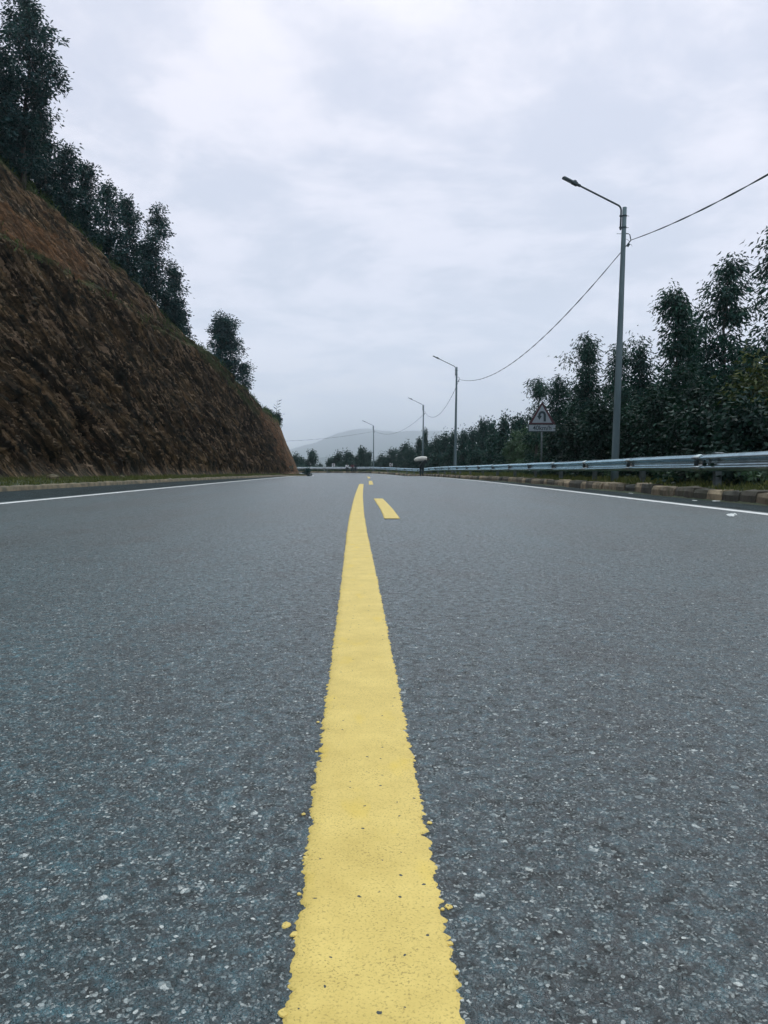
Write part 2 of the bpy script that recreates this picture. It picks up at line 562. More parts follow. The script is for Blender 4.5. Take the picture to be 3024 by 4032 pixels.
def cliff_material():
    m, nt, b, _ = new_mat('cut_rock_and_soil')
    v = coords(nt, rot=(R(38), 0, 0))
    vs_ = N(nt, 'ShaderNodeMapping')
    vs_.inputs['Scale'].default_value = (1.4, 0.5, 5.0)
    nt.links.new(v, vs_.inputs[0])
    vv = vs_.outputs[0]
    n1 = noise_n(nt, vv, 1.1, 8, 0.66, 0.25)
    n2 = noise_n(nt, vv, 2.6, 8, 0.72, 0.15)
    vo = N(nt, 'ShaderNodeTexVoronoi', Scale=1.5)
    wp = N(nt, 'ShaderNodeVectorMath', operation='MULTIPLY_ADD')
    nn = N(nt, 'ShaderNodeTexNoise', Scale=1.5, Detail=4.0)
    nt.links.new(vv, nn.inputs['Vector'])
    nt.links.new(nn.outputs['Color'], wp.inputs[0])
    wp.inputs[1].default_value = (1.1, 1.1, 1.1)
    nt.links.new(vv, wp.inputs[2])
    nt.links.new(wp.outputs[0], vo.inputs['Vector'])
    s = N(nt, 'ShaderNodeSeparateColor')
    nt.links.new(vo.outputs['Color'], s.inputs[0])
    rock = ramp(nt, n1, [(0.33, (0.005, 0.015, 0.014)), (0.45, (0.044, 0.036, 0.023)), (0.56, (0.112, 0.076, 0.040)), (0.69, (0.29, 0.19, 0.10))])
    rock = mixc(nt, 1.0, rock, ramp(nt, noise_n(nt, vv, 0.22, 5, 0.6), [(0.38, (0.22,) * 3), (0.60, (0.95,) * 3)]), 'MULTIPLY')
    rock = mixc(nt, 1.0, rock, ramp(nt, n2, [(0.32, (0.4,) * 3), (0.68, (1.5,) * 3)]), 'MULTIPLY')
    pale = math_n(nt, 'MULTIPLY', ramp(nt, s.outputs[0], [(0.80, (0, 0, 0)), (0.95, (1, 1, 1))]), ramp(nt, noise_n(nt, coords(nt), 0.35, 4), [(0.42, (0.15,) * 3), (0.6, (1, 1, 1))]))
    rock = mixc(nt, math_n(nt, 'MULTIPLY', pale, 0.8), rock, (0.27, 0.19, 0.125))
    v2 = N(nt, 'ShaderNodeTexVoronoi', Scale=4.2)
    nt.links.new(wp.outputs[0], v2.inputs['Vector'])
    s2_ = N(nt, 'ShaderNodeSeparateColor')
    nt.links.new(v2.outputs['Color'], s2_.inputs[0])
    flake = math_n(nt, 'MULTIPLY', ramp(nt, s2_.outputs[0], [(0.84, (0, 0, 0)), (0.87, (1, 1, 1))]), ramp(nt, n1, [(0.42, (0, 0, 0)), (0.55, (1, 1, 1))]))
    rock = mixc(nt, math_n(nt, 'MULTIPLY', flake, 0.75), rock, mixc(nt, s2_.outputs[1], (0.17, 0.12, 0.07), (0.36, 0.26, 0.17)))
    dk = ramp(nt, s2_.outputs[2], [(0.80, (1, 1, 1)), (0.84, (0.3, 0.36, 0.36))])
    rock = mixc(nt, 1.0, rock, dk, 'MULTIPLY')
    a = N(nt, 'ShaderNodeAttribute', attribute_name='soil')
    nsoil = noise_n(nt, coords(nt), 0.9, 6, 0.65)
    sf = ramp(nt, math_n(nt, 'ADD', math_n(nt, 'MULTIPLY', a.outputs['Fac'], 0.75), math_n(nt, 'MULTIPLY', math_n(nt, 'SUBTRACT', nsoil, 0.5), 1.6)), [(0.22, (0, 0, 0)), (0.6, (1, 1, 1))])
    soil = ramp(nt, n2, [(0.30, (0.020, 0.020, 0.016)), (0.5, (0.105, 0.060, 0.031)), (0.70, (0.29, 0.150, 0.068))])
    col = mixc(nt, sf, rock, soil)
    g = N(nt, 'ShaderNodeAttribute', attribute_name='green')
    gf = ramp(nt, math_n(nt, 'ADD', g.outputs['Fac'], math_n(nt, 'SUBTRACT', noise_n(nt, coords(nt), 2.2, 6, 0.7), 0.5)), [(0.45, (0, 0, 0)), (0.75, (1, 1, 1))])
    green = ramp(nt, noise_n(nt, coords(nt), 9, 5, 0.7), [(0.3, (0.016, 0.030, 0.012)), (0.7, (0.06, 0.075, 0.026))])
    col = mixc(nt, gf, col, green)
    nt.links.new(col, b.inputs['Base Color'])
    b.inputs['Roughness'].default_value = 0.88
    b.inputs['Specular IOR Level'].default_value = 0.3
    h = math_n(nt, 'ADD', n2, math_n(nt, 'MULTIPLY', noise_n(nt, vv, 16, 5, 0.7), 0.5))
    bump(nt, b, h, 0.8, 0.05)
    return m


M['cliff'] = cliff_material()


def stone_material():
    m, nt, b, _ = new_mat('mossy_kerb_stone')
    v = coords(nt)
    g = N(nt, 'ShaderNodeNewGeometry')
    f = noise_n(nt, v, 7, 6, 0.65)
    ri = g.outputs['Random Per Island']
    tone = ramp(nt, ri, [(0.0, (0.022, 0.026, 0.022)), (0.25, (0.08, 0.068, 0.05)), (0.6, (0.19, 0.15, 0.10)), (1.0, (0.31, 0.24, 0.155))])
    col = mixc(nt, 1.0, tone, ramp(nt, f, [(0.3, (0.55,) * 3), (0.7, (1.35,) * 3)]), 'MULTIPLY')
    moss = ramp(nt, noise_n(nt, v, 3, 5, 0.65), [(0.52, (0, 0, 0)), (0.66, (1, 1, 1))])
    col = mixc(nt, math_n(nt, 'MULTIPLY', moss, 0.6), col, (0.035, 0.045, 0.02))
    nt.links.new(col, b.inputs['Base Color'])
    b.inputs['Roughness'].default_value = 0.9
    bump(nt, b, noise_n(nt, v, 30, 6, 0.7), 0.7, 0.02)
    return m


M['stone'] = stone_material()
M['kerb_left'] = simple('dirty_kerb_concrete', (0.06, 0.052, 0.032), (0.20, 0.155, 0.095), 3, 0.9, 0, 0.6, 0.02)
M['mountain'] = simple('forested_mountain', (0.016, 0.036, 0.034), (0.04, 0.065, 0.05), 0.004, 0.95)

# ------------------------------------------------------------------ road layout (stations: left kerb, left line, right line, right kerb)
ST = [
    ((-8.5, -60), (-4.4, -60), (4.0, -60), (5.2, -60)),
    ((-8.6, -30), (-4.7, -30), (4.0, -30), (5.25, -30)),
    ((-8.7, 0), (-5.05, 0), (4.02, 0), (5.3, 0)),
    ((-8.8, 11), (-5.40, 11), (4.09, 11), (5.33, 11)),
    ((-9.1, 24), (-5.98, 24), (4.25, 24), (5.40, 24)),
    ((-9.4, 38), (-6.55, 38), (4.26, 36), (5.22, 36)),
    ((-9.2, 51), (-7.05, 51), (3.95, 51), (4.50, 51)),
    ((-8.9, 63), (-7.45, 63), (3.38, 63), (3.95, 63)),
    ((-8.7, 71), (-7.65, 71), (2.85, 71), (3.45, 71)),
    ((-8.35, 78), (-7.5, 78), (1.2, 86), (2.0, 86.5)),
    ((-8.15, 84.5), (-7.5, 84.5), (-1.8, 97), (-1.1, 97.8)),
    ((-10.3, 88.9), (-9.8, 89.6), (-6.5, 103.2), (-6.2, 104.1)),
    ((-14.2, 91.9), (-14, 92.7), (-14, 106.2), (-14, 107.2)),
    ((-22, 93.0), (-22, 93.8), (-24, 105.4), (-24.1, 106.4)),
    ((-36, 89.0), (-36, 89.8), (-38, 100), (-38.3, 101)),
    ((-60, 75.0), (-60, 76), (-60, 87), (-60.4, 88)),
]


def catmull(pts, sub=24):
    P = np.array(pts, float)
    P = np.vstack([2 * P[0] - P[1], P, 2 * P[-1] - P[-2]])
    out = []
    for i in range(1, len(P) - 2):
        # non-uniform steps handled by dense sampling; keeps shape near-linear on long straights
        p0, p1, p2, p3 = P[i - 1:i + 3]
        l = np.linalg.norm(p2 - p1)
        m1 = (p2 - p0) / (np.linalg.norm(p2 - p0) + 1e-9) * l
        m2 = (p3 - p1) / (np.linalg.norm(p3 - p1) + 1e-9) * l
        for k in range(sub):
            t = k / sub
            out.append((2 * t**3 - 3 * t**2 + 1) * p1 + (t**3 - 2 * t**2 + t) * m1 + (-2 * t**3 + 3 * t**2) * p2 + (t**3 - t**2) * m2)
    out.append(P[-2])
    return np.array(out)


LK, LL, RL, RK = (catmull([s[i] for s in ST]) for i in range(4))


def normals2(P):
    d = np.gradient(P, axis=0)
    d /= np.linalg.norm(d, axis=1)[:, None] + 1e-9
    return np.stack([d[:, 1], -d[:, 0]], 1), d          # right-hand normal, tangent


def offset(P, o):
    n, _ = normals2(P)
    return P + n * o


def at_y(P, y):
    """x of a polyline at a given y on its first rising run"""
    k = int(np.argmax(P[:, 1]))
    return float(np.interp(y, P[:k + 1, 1], P[:k + 1, 0]))


def strip(name, A, B, mat, z, nx=2, smooth=True):
    t = np.linspace(0, 1, nx)[None, :, None]
    XY = A[:, None, :] * (1 - t) + B[:, None, :] * t
    Z = zg(XY[..., 1:2]) + z
    return grid_mesh(name, np.concatenate([XY, Z], 2).swapaxes(0, 1), mat, smooth)


def road_sheet():
    A, B = offset(LL, -0.28), offset(RL, 0.22)
    # rows: fine where the road is close to the lens
    q = np.linspace(0, 1, len(A))
    ya = (A[:, 1] + B[:, 1]) / 2
    i0 = int(np.argmax(ya > 0.40))
    f0, f1 = np.interp([0.40, 4.0], ya[:i0 + 90], q[:i0 + 90])
    ys, dy = [0.40], 0.0032
    while ys[-1] < 12.0:
        yy = ys[-1]
        ys.append(yy + max(dy, 0.0032 + 0.0016 * (yy - 1.2)) * (1 if yy < 4 else (yy / 4) ** 2.6))
    fine = np.interp(ys, ya[:i0 + 90], q[:i0 + 90])
    qq = np.concatenate([q[q < f0], fine, q[q > fine[-1]]])
    A2 = np.stack([np.interp(qq, q, A[:, k]) for k in (0, 1)], 1)
    B2 = np.stack([np.interp(qq, q, B[:, k]) for k in (0, 1)], 1)
    xs = list(np.arange(-1.0, 1.0, 0.0034))
    st = 0.0034
    while xs[-1] < 4.3:
        st *= 1.012 if xs[-1] < 1.9 else 1.3
        xs.append(xs[-1] + st)
    st = 0.0034
    while xs[0] > -5.4:
        st *= 1.012 if xs[0] > -1.9 else 1.3
        xs.insert(0, xs[0] - st)
    x0, x1 = xs[0], xs[-1]
    t = ((np.array(xs) - x0) / (x1 - x0))
    # near the lens the cross parameter must give the fine columns: blend is the same everywhere
    XY = A2[:, None, :] * (1 - t)[None, :, None] + B2[:, None, :] * t[None, :, None]
    Z = zg(XY[..., 1:2])
    return grid_mesh('road', np.concatenate([XY, Z], 2).swapaxes(0, 1), M['asphalt'], True)


tag(road_sheet(), None, None, kind='structure')
tag(strip('road_shoulder', LK, offset(LL, -0.26), M['shoulder'], -0.022, 6), None, None, kind='structure')
tag(strip('road_shoulder', offset(RL, 0.20), RK, M['shoulder'], -0.022, 4), None, None, kind='structure')

# ------------------------------------------------------------------ terrain
def dist_poly(P, X, Y):
    d = np.full(X.shape, 1e9)
    for a, b in zip(P[:-1], P[1:]):
        ab = b - a
        L = ab @ ab + 1e-12
        t = np.clip(((X - a[0]) * ab[0] + (Y - a[1]) * ab[1]) / L, 0, 1)
        d = np.minimum(d, np.hypot(X - a[0] - t * ab[0], Y - a[1] - t * ab[1]))
    return d


def inside(poly, X, Y):
    r = np.zeros(X.shape, bool)
    n = len(poly)
    for i in range(n):
        x1, y1 = poly[i]
        x2, y2 = poly[(i + 1) % n]
        c = ((y1 > Y) != (y2 > Y)) & (X < (x2 - x1) * (Y - y1) / (y2 - y1 + 1e-12) + x1)
        r ^= c
    return r


RKs, LKs = RK[::4], LK[::4]
ROADPOLY = np.vstack([LKs, RKs[::-1]])


def terrain(X, Y):
    X, Y = np.asarray(X, float), np.asarray(Y, float)
    dr, dl = dist_poly(RKs, X, Y), dist_poly(LKs, X, Y)
    ins = inside(ROADPOLY, X, Y)
    right = dr < dl
    d = np.where(right, dr, dl)
    zr = 0.13 * sm(d, 0.0, 0.22) + 0.06 * sm(d, 0.3, 1.5) - 1.2 * sm(d, 1.9, 7) - 0.07 * np.clip(d - 7, 0, 400) - 0.045 * np.clip(d - 400, 0, 1800)
    zl = 0.08 * sm(d, 0.0, 0.25) + 0.10 * sm(d, 0.3, 3)
    z = np.where(right, zr, zl)
    z = np.where(ins, -0.35 * sm(d, 0.0, 0.5) - 0.04, z)
    return z + zg(Y) * (1 - sm(d, 20, 60) * (~ins))


def axis(dense0, dense1, step, lo, hi, g=1.16):
    a = list(np.arange(dense0, dense1 + 1e-6, step))
    s = step
    while a[-1] < hi:
        s *= g
        a.append(a[-1] + s)
    s = step
    while a[0] > lo:
        s *= g
        a.insert(0, a[0] - s)
    return np.array(a)


gx, gy = axis(-18, 14, 0.3, -8800, 8800), axis(0, 112, 0.55, -900, 8800)
GX, GY = np.meshgrid(gx, gy, indexing='ij')
GZ = terrain(GX, GY)
tag(grid_mesh('ground', np.stack([GX, GY, GZ], 2), M['ground']), None, None, kind='structure')
GROUND_MIN = float(GZ.min())


def tz(x, y):
    return float(terrain(np.array([x]), np.array([y]))[0])


# ------------------------------------------------------------------ the rock cut on the left
TOE = catmull([(-18.0, -40), (-15.8, -10), (-14.6, 8), (-12.5, 26), (-11.3, 48), (-9.9, 70), (-8.85, 82.0), (-8.85, 83.8), (-10.2, 87), (-14.6, 90.0), (-22, 91.2), (-36, 87.2), (-58, 74)], 30)
seg = np.linalg.norm(np.diff(TOE, axis=0), axis=1)
TS = np.concatenate([[0], np.cumsum(seg)])
ycorner = 84.0
tcorner = float(TS[np.argmin(np.hypot(TOE[:, 0] + 8.8, TOE[:, 1] - 83.4))])


def Hy(y):
    return np.interp(y, [-40, -10, 20, 38.5, 47.9, 54.7, 61.4, 63.5, 74.9, 83, 88], [22, 20, 18, 15.8, 14.4, 12.9, 11.3, 10.2, 7.5, 6.1, 5.4])


def Hpath(t):
    """ridge height along the toe path"""
    x = np.interp(t, TS, TOE[:, 0])
    y = np.interp(t, TS, TOE[:, 1])
    h = Hy(y)
    after = t > tcorner
    return np.where(after, 5.9 + 0.06 * (t - tcorner), h)


def build_cliff():
    t0 = float(np.interp(-38, TOE[:, 1], TS)) if False else 0.0
    tv = np.concatenate([np.arange(t0, 52, 0.5), np.arange(52, tcorner + 5, 0.062), np.arange(tcorner + 5, TS[-1], 0.5)])
    nrm, tan = normals2(TOE)
    nx = np.interp(tv, TS, -nrm[:, 0])
    ny = np.interp(tv, TS, -nrm[:, 1])
    L = np.hypot(nx, ny)
    nx, ny = nx / L, ny / L
    bx, by = np.interp(tv, TS, TOE[:, 0]), np.interp(tv, TS, TOE[:, 1])
    H = Hpath(tv)
    HB = np.interp(by, [0, 34, 49, 56, 62], [10.4, 10.1, 9.8, 9.3, 9.6])
    ns_face, ns_top = 240, 26
    P = np.zeros((len(tv), ns_face + ns_top, 3))
    soil = np.zeros(P.shape[:2])
    green = np.zeros(P.shape[:2])
    s = np.linspace(0, 1, ns_face)
    for i in range(len(tv)):
        h = H[i]
        hb = HB[i]
        bench = float(sm(h - hb, 0.2, 1.8)) if tv[i] < tcorner else 0.0
        bw = 0.5 * bench
        z = s * h
        back = 0.43 * z
        # bench: flat step cut into the profile
        k = sm(z, hb - 0.25, hb + 0.25)
        back = back * 0.93 + bw * k
        back = back + 0.25 * sm(s, 0.93, 1.0) * 1.2
        top_s = np.linspace(0, 1, ns_top + 1)[1:]
        back = np.concatenate([back, back[-1] + top_s * 18])
        z = np.concatenate([z, h + top_s * 18 * 0.22 - 0.1])
        t, y = tv[i], by[i]
        dip = R(38)
        for j in range(len(z)):
            zz = z[j]
            aa = t * math.cos(dip) - zz * math.sin(dip)
            bb = t * math.sin(dip) + zz * math.cos(dip)
            onface = j < ns_face
            if onface:
                big = mn.noise((t * 0.16, zz * 0.22, 3.1)) * 0.55
                st = 1.5 - 1.7 * abs(mn.noise((aa * 0.10, bb * 0.8, 7.7)))
                st2 = mn.noise((aa * 0.42, bb * 2.4, 1.3))
                wq = 0.35 * mn.noise((t * 0.5, zz * 0.5, 21.0))
                dv, pv = mn.voronoi((aa * 0.36 + wq, bb * 3.0 + wq * 0.4, 4.0))
                pp = pv[0]
                rnd = mn.cell((pp[0] * 17.3, pp[1] * 31.7, 5.0))
                slope = mn.cell((pp[0] * 11.3, pp[1] * 7.7, 9.0))
                facet = 0.26 * rnd + 0.14 * slope * (aa * 0.36 + wq - pp[0]) + 0.42 * (bb * 3.0 + wq * 0.4 - pp[1])
                dv, pv = mn.voronoi((aa * 0.9 + 0.3 * st2, bb * 7.0, 8.0))
                pp = pv[0]
                rnd = mn.cell((pp[0] * 17.3, pp[1] * 31.7, 15.0))
                slope = mn.cell((pp[0] * 11.3, pp[1] * 7.7, 19.0))
                facet += 0.14 * rnd + 0.10 * slope * (aa * 0.9 - pp[0]) + 0.20 * (bb * 7.0 - pp[1])
                fine = mn.noise((aa * 1.8, bb * 5.2, 2.2)) * 0.06 + mn.noise((aa * 4.5, bb * 11, 6.2)) * 0.03
                gul = -abs(mn.noise((t * 0.55 + zz * 0.12, zz * 0.06, 11.0)))
                up = float(sm(zz, hb + 0.3, hb + 1.0)) if bench > 0.3 else 0.0
                rocky = 1 - 0.45 * up
                endf = float(sm(t, tcorner - 14, tcorner - 4))
                rocky *= (1 - 0.6 * endf)
                amp = float(sm(s[j], 0.0, 0.07))
                crn = 1 - 0.85 * math.exp(-((t - tcorner) / 2.2) ** 2)
                d = (big * 0.8 + rocky * (st * 0.34 + st2 * 0.19 + facet + fine - 0.25) + (up + endf) * (gul * 0.9 + fine)) * amp * crn
                d *= 1 - 0.5 * float(sm(s[j], 0.96, 1.0))
            else:
                d = 0.0
            ox = (back[j] - d * 0.85)
            P[i, j] = (bx[i] + nx[i] * ox, by[i] + ny[i] * ox, zz + d * 0.18 + (0.35 * mn.noise((t * 0.5, back[j] * 0.5, 0.3)) if not onface else 0))
            # colour fields: where orange soil lies, where plants grow
            so_ = 0.0
            if onface:
                so_ = max(0.30 * up, 0.66 * endf, 0.10)
                if 0 < zz - hb < 2.6:
                    so_ += 0.5 * (1 - float(sm(y, 41, 47)))
                gr = math.exp(-((zz - hb) / 0.5) ** 2) * bench * 0.6
                gr = max(gr, math.exp(-((h - zz) / 0.9) ** 2) * 0.9)
                gr = max(gr, 0.55 * math.exp(-(zz / 0.5) ** 2))
                if y > 45:
                    gr = max(gr, 0.75 * math.exp(-((zz - (h - 1.8)) / 1.4) ** 2) * float(sm(y, 48, 60)) * (1 - float(sm(y, 72, 80))))
            else:
                gr = 0.95
            soil[i, j] = so_
            green[i, j] = gr
        P[i, :, 2] += zg(by[i]) + 0.1
    # sink the foot
    P[:, 0, 2] -= 0.6
    return grid_mesh('rock_cutting', P, M['cliff'], False, {'soil': soil, 'green': green}), P, tv


cliff, CP, CTV = build_cliff()
tag(cliff, 'steep brown rock cutting with a grassy ledge, rising left of the road', 'rock face', kind='structure')
RIDGE = CP[:, 239, :]          # rim of the face
M_RIM = CTV < tcorner


def rim(y):
    k = M_RIM
    return Vector((float(np.interp(y, RIDGE[k, 1], RIDGE[k, 0])), y, float(np.interp(y, RIDGE[k, 1], RIDGE[k, 2]))))


# left kerb: a thin dirty concrete edge
def profile_strip(name, path, prof, mat, jit=0.0, seed=0):
    n, _ = normals2(path)
    rn = np.random.default_rng(seed)
    P = np.zeros((len(path), len(prof), 3))
    for j, (o, z) in enumerate(prof):
        P[:, j, :2] = path + n * o
        P[:, j, 2] = zg(path[:, 1]) + z
    if jit:
        P[:, 1:-1] += rn.normal(0, jit, P[:, 1:-1].shape)
    return grid_mesh(name, P, mat, False)


def resample(P, step, lo=None, hi=None):
    s = np.concatenate([[0], np.cumsum(np.linalg.norm(np.diff(P, axis=0), axis=1))])
    q = np.arange(0, s[-1], step)
    return np.stack([np.interp(q, s, P[:, 0]), np.interp(q, s, P[:, 1])], 1)


lkr = resample(LK, 0.35)
tag(profile_strip('kerb', lkr, [(0.04, -0.15), (0.03, 0.07), (-0.02, 0.095), (-0.14, 0.10), (-0.2, 0.06), (-0.22, -0.2)], M['kerb_left'], 0.012, 1),
    'low dirty tan concrete kerb below the rock cutting', 'kerb', kind='structure')

# right kerb: rough masonry blocks, one mortared kerb
rk = resample(offset(RK, 0.02), 0.05)
rk = rk[(rk[:, 1] > -3)]
rs = np.concatenate([[0], np.cumsum(np.linalg.norm(np.diff(rk, axis=0), axis=1))])
rng = random.Random(5)
kb = MB()
s0 = 0.0
while s0 < rs[-1] - 1 and s0 < 125:
    L_ = rng.uniform(0.42, 0.78)
    a = np.array([np.interp(s0 + 0.012, rs, rk[:, 0]), np.interp(s0 + 0.012, rs, rk[:, 1])])
    b = np.array([np.interp(s0 + L_ - 0.012, rs, rk[:, 0]), np.interp(s0 + L_ - 0.012, rs, rk[:, 1])])
    d = (b - a) / np.linalg.norm(b - a)
    n = np.array([d[1], -d[0]])
    hgt = 0.175 + rng.uniform(-0.025, 0.03)
    face = rng.uniform(-0.02, 0.02)
    ring = []
    for k in range(5):
        t = k / 4
        p = a + (b - a) * t
        zz = zg(p[1])
        e = 0.012 if k in (0, 4) else 0
        ring.append([(p + n * (face + rng.uniform(-.008, .008)), zz - 0.1), (p + n * (face + e + rng.uniform(-.012, .012)), zz + hgt * 0.55), (p + n * (face + 0.03 + e + rng.uniform(-.01, .01)), zz + hgt - 0.012 + rng.uniform(-.012, .012)), (p + n * (0.24 + rng.uniform(-.02, .02)), zz + hgt + rng.uniform(-.012, .012)), (p + n * 0.27, zz - 0.1)])
    vs = [(q[0][0], q[0][1], q[1]) for r_ in ring for q in r_]
    fs = []
    for k in range(4):
        for j in range(4):
            fs.append((k * 5 + j, k * 5 + j + 1, k * 5 + 6 + j, k * 5 + 5 + j))
    fs += [(0, 1, 2, 3, 4), (24, 23, 22, 21, 20)]
    kb.add(vs, fs)
    s0 += L_
tag(kb.build('kerb', M['stone']), 'kerb of rough tan stone blocks under the guardrail', 'kerb', kind='structure')

# ------------------------------------------------------------------ road markings
def paint_line(name, pts_l, pts_r, mat, label, cat='road marking', group=None, jag=0.0035, near=False, seed=0, zoff=0.004):
    """closed ribbon between two edges given as ground points ordered away from the camera"""
    A, B = np.array(pts_l, float), np.array(pts_r, float)
    y0, y1 = A[0, 1], A[-1, 1]
    ys = [y0]
    while ys[-1] < y1:
        ys.append(ys[-1] + max(0.0035, 0.0022 * ys[-1] ** 1.15))
    ys = np.array(ys)
    ys[-1] = y1
    xl, xr = np.interp(ys, A[:, 1], A[:, 0]), np.interp(ys, B[:, 1], B[:, 0])
    rn = np.random.default_rng(seed)

    def edge(sgn, sd):
        e = np.zeros(len(ys))
        for i, y in enumerate(ys):
            a = mn.noise((y * 28, sd, 0.5)) * 0.45 + mn.noise((y * 75, sd, 1.5)) * 0.8 + (abs(mn.noise((y * 120, sd, 2.5))) - 0.25) * 1.9 + mn.noise((y * 260, sd, 4.5)) * 0.5
            bite = max(0.0, mn.noise((y * 60, sd, 9.5)) - 0.40) * 4.0
            e[i] = a * jag - bite * jag * 1.6
        return e * sgn
    xl = xl + edge(-1, seed + 1.7)
    xr = xr + edge(1, seed + 8.3)
    xs = np.linspace(0, 1, 9)
    prof = [(-0.0, -0.001)] + [(None, k) for k in xs] + [(0.0, -0.001)]
    P = np.zeros((len(ys), 13, 3))
    zoff = np.where(ys < 5, 0.0006, 0.004)
    sk = np.where(ys < 5, 0.0050, 0.001)
    P[:, 0] = np.stack([xl - sk, ys, zg(ys) - 0.0045], 1)
    P[:, 12] = np.stack([xr + sk, ys, zg(ys) - 0.0045], 1)
    P[:, 1] = np.stack([xl, ys, zg(ys) - np.where(ys < 5, 0.0012, 0)], 1)
    P[:, 11] = np.stack([xr, ys, zg(ys) - np.where(ys < 5, 0.0012, 0)], 1)
    for j, k in enumerate(xs):
        P[:, j + 2] = np.stack([(xl + 0.003) * (1 - k) + (xr - 0.003) * k, ys, zg(ys) + zoff], 1)
    o = grid_mesh(name, P.swapaxes(0, 1), mat, False)
    return tag(o, label, cat, group)


rows = [(4180, 1096, 1860), (4032, 1116, 1828), (3868, 1164, 1793), (3000, 1258, 1616), (2734, 1291, 1571), (2278, 1345, 1487), (2100, 1368, 1443), (2028, 1377, 1434),
        (1966, 1393, 1428.5), (1949, 1396.5, 1430), (1928, 1404, 1431), (1906, 1414, 1432)]
pl = [gp(a, y) for y, a, b in rows]
pr = [gp(b, y) for y, a, b in rows]
pl = [(pl[0][0] + 0.02, -1.5)] + pl
pr = [(pr[0][0] + 0.02, -1.5)] + pr
# keep the sides straight close to the lens: fit a line through the near rows
near_y = np.array([p[1] for p in pl[1:7]])
near_c = np.array([(a[0] + b[0]) / 2 for a, b in zip(pl[1:7], pr[1:7])])
kx = np.polyfit(near_y, near_c, 1)
ctr = [((a[0] + b[0]) / 2, a[1]) for a, b in zip(pl, pr)]
ctr = [(np.polyval(kx, y) if y < 4.5 else c, y) for c, y in ctr]
WY = 0.151


def yellow_solid():
    o = paint_line('yellow_line', [(c - WY / 2, y) for c, y in ctr], [(c + WY / 2, y) for c, y in ctr], M['yellow'],
                   'long solid yellow line with ragged edges, running up the middle of the road', near=True, seed=3, jag=0.0042)
    # paint drops beside the line
    return o


yl = yellow_solid()
drops = MB()
rd = random.Random(11)
for (px, py, r_) in [(1127, 3637, 0.0085), (1160, 3674, 0.007), (1195, 3202, 0.005), (1205, 3372, 0.006), (1692, 3235, 0.006), (1766, 3565, 0.007), (1772, 3710, 0.006), (1706, 3405, 0.004), (1120, 3980, 0.009), (1650, 3127, 0.004), (1690, 3317, 0.004), (1178, 3516, 0.004), (1796, 3823, 0.004), (1742, 3576, 0.004), (1252, 2840, 0.005), (1246, 2955, 0.005), (1250, 3038, 0.003)]:
    x, y = gp(px, py)
    n = 11
    r_ *= 0.55
    ph = rd.uniform(0, 6)
    vs = [(x + r_ * 1.15 * math.cos(2 * PI * k / n) * rd.uniform(.75, 1.2), y + r_ * 1.4 * math.sin(2 * PI * k / n) * rd.uniform(.6, 1.2), -0.0016) for k in range(n)]
    vs += [(x + (a - x) * 0.85, y + (b - y) * 0.85, -0.0006) for a, b, c in vs[:n]]
    drops.add(vs, [(k, (k + 1) % n, n + (k + 1) % n, n + k) for k in range(n)] + [tuple(range(n, 2 * n))])
dr = drops.build('paint_drops', M['yellow'], yl)
dr['kind'] = 'stuff'

dashes = [([(1530.6, 2043), (1515, 2005), (1472.2, 1963.7)], [(1558.5, 2043), (1530, 2000), (1507, 1963.7)], 'nearest short yellow dash, just right of the end of the solid line'),
          ([(1451.5, 1908.8), (1449.6, 1893.6)], [(1470.6, 1908.8), (1467.7, 1893.6)], 'second short yellow dash, beyond the end of the solid yellow line'),
          ([(1447.5, 1883.5), (1446.5, 1878)], [(1459, 1883.5), (1457, 1878)], 'third yellow dash up the road, paler and smaller than the second'),
          ([(1443.5, 1876), (1442.5, 1872.9)], [(1451, 1876), (1449.5, 1872.9)], 'farthest tiny yellow dash, on the crest of the road')]
for i, (a, b, lab) in enumerate(dashes):
    A = [gp(*p) for p in a]
    B = [gp(*p) for p in b]
    ca = [((p[0] + q[0]) / 2, p[1]) for p, q in zip(A, B)]
    wd = WY if i < 2 else 0.17
    paint_line('yellow_dash', [(c - wd / 2, y) for c, y in ca], [(c + wd / 2, y) for c, y in ca], M['yellow'], lab, group='dashes of the yellow centre line', seed=20 + i)


def edge_line(P, label, seed):
    Q = resample(P, 0.25)
    n, _ = normals2(Q)
    rn = np.random.default_rng(seed)
    G = np.zeros((len(Q), 4, 3))
    w_ = np.array([-0.066, -0.064, 0.064, 0.066])
    jj = rn.normal(0, 0.004, (len(Q), 2))
    for j in range(4):
        G[:, j, :2] = Q + n * (w_[j] + jj[:, j // 2])[:, None]
        G[:, j, 2] = zg(Q[:, 1]) + (0.0005 if j in (0, 3) else 0.004)
    return tag(grid_mesh('white_line', G.swapaxes(0, 1), M['white_line'], False), label, 'road marking', 'white edge lines')


edge_line(LL, 'white edge line along the road on the rock cutting side', 1)
edge_line(RL, 'white edge line along the road on the guardrail side', 2)

# ------------------------------------------------------------------ guardrail
RAIL = resample(offset(RK, 0.54), 0.1)
RAIL = RAIL[RAIL[:, 1] > -6] if True else RAIL
rs = np.concatenate([[0], np.cumsum(np.linalg.norm(np.diff(RAIL, axis=0), axis=1))])


def rail_pt(s):
    x, y = float(np.interp(s, rs, RAIL[:, 0])), float(np.interp(s, rs, RAIL[:, 1]))
    x2, y2 = float(np.interp(s + 0.3, rs, RAIL[:, 0])), float(np.interp(s + 0.3, rs, RAIL[:, 1]))
    x1, y1 = float(np.interp(s - 0.3, rs, RAIL[:, 0])), float(np.interp(s - 0.3, rs, RAIL[:, 1]))
    t = Vector((x2 - x1, y2 - y1, 0)).normalized()
    return Vector((x, y, float(zg(y)))), t, Vector((-t.y, t.x, 0))      # point, tangent, normal towards the road


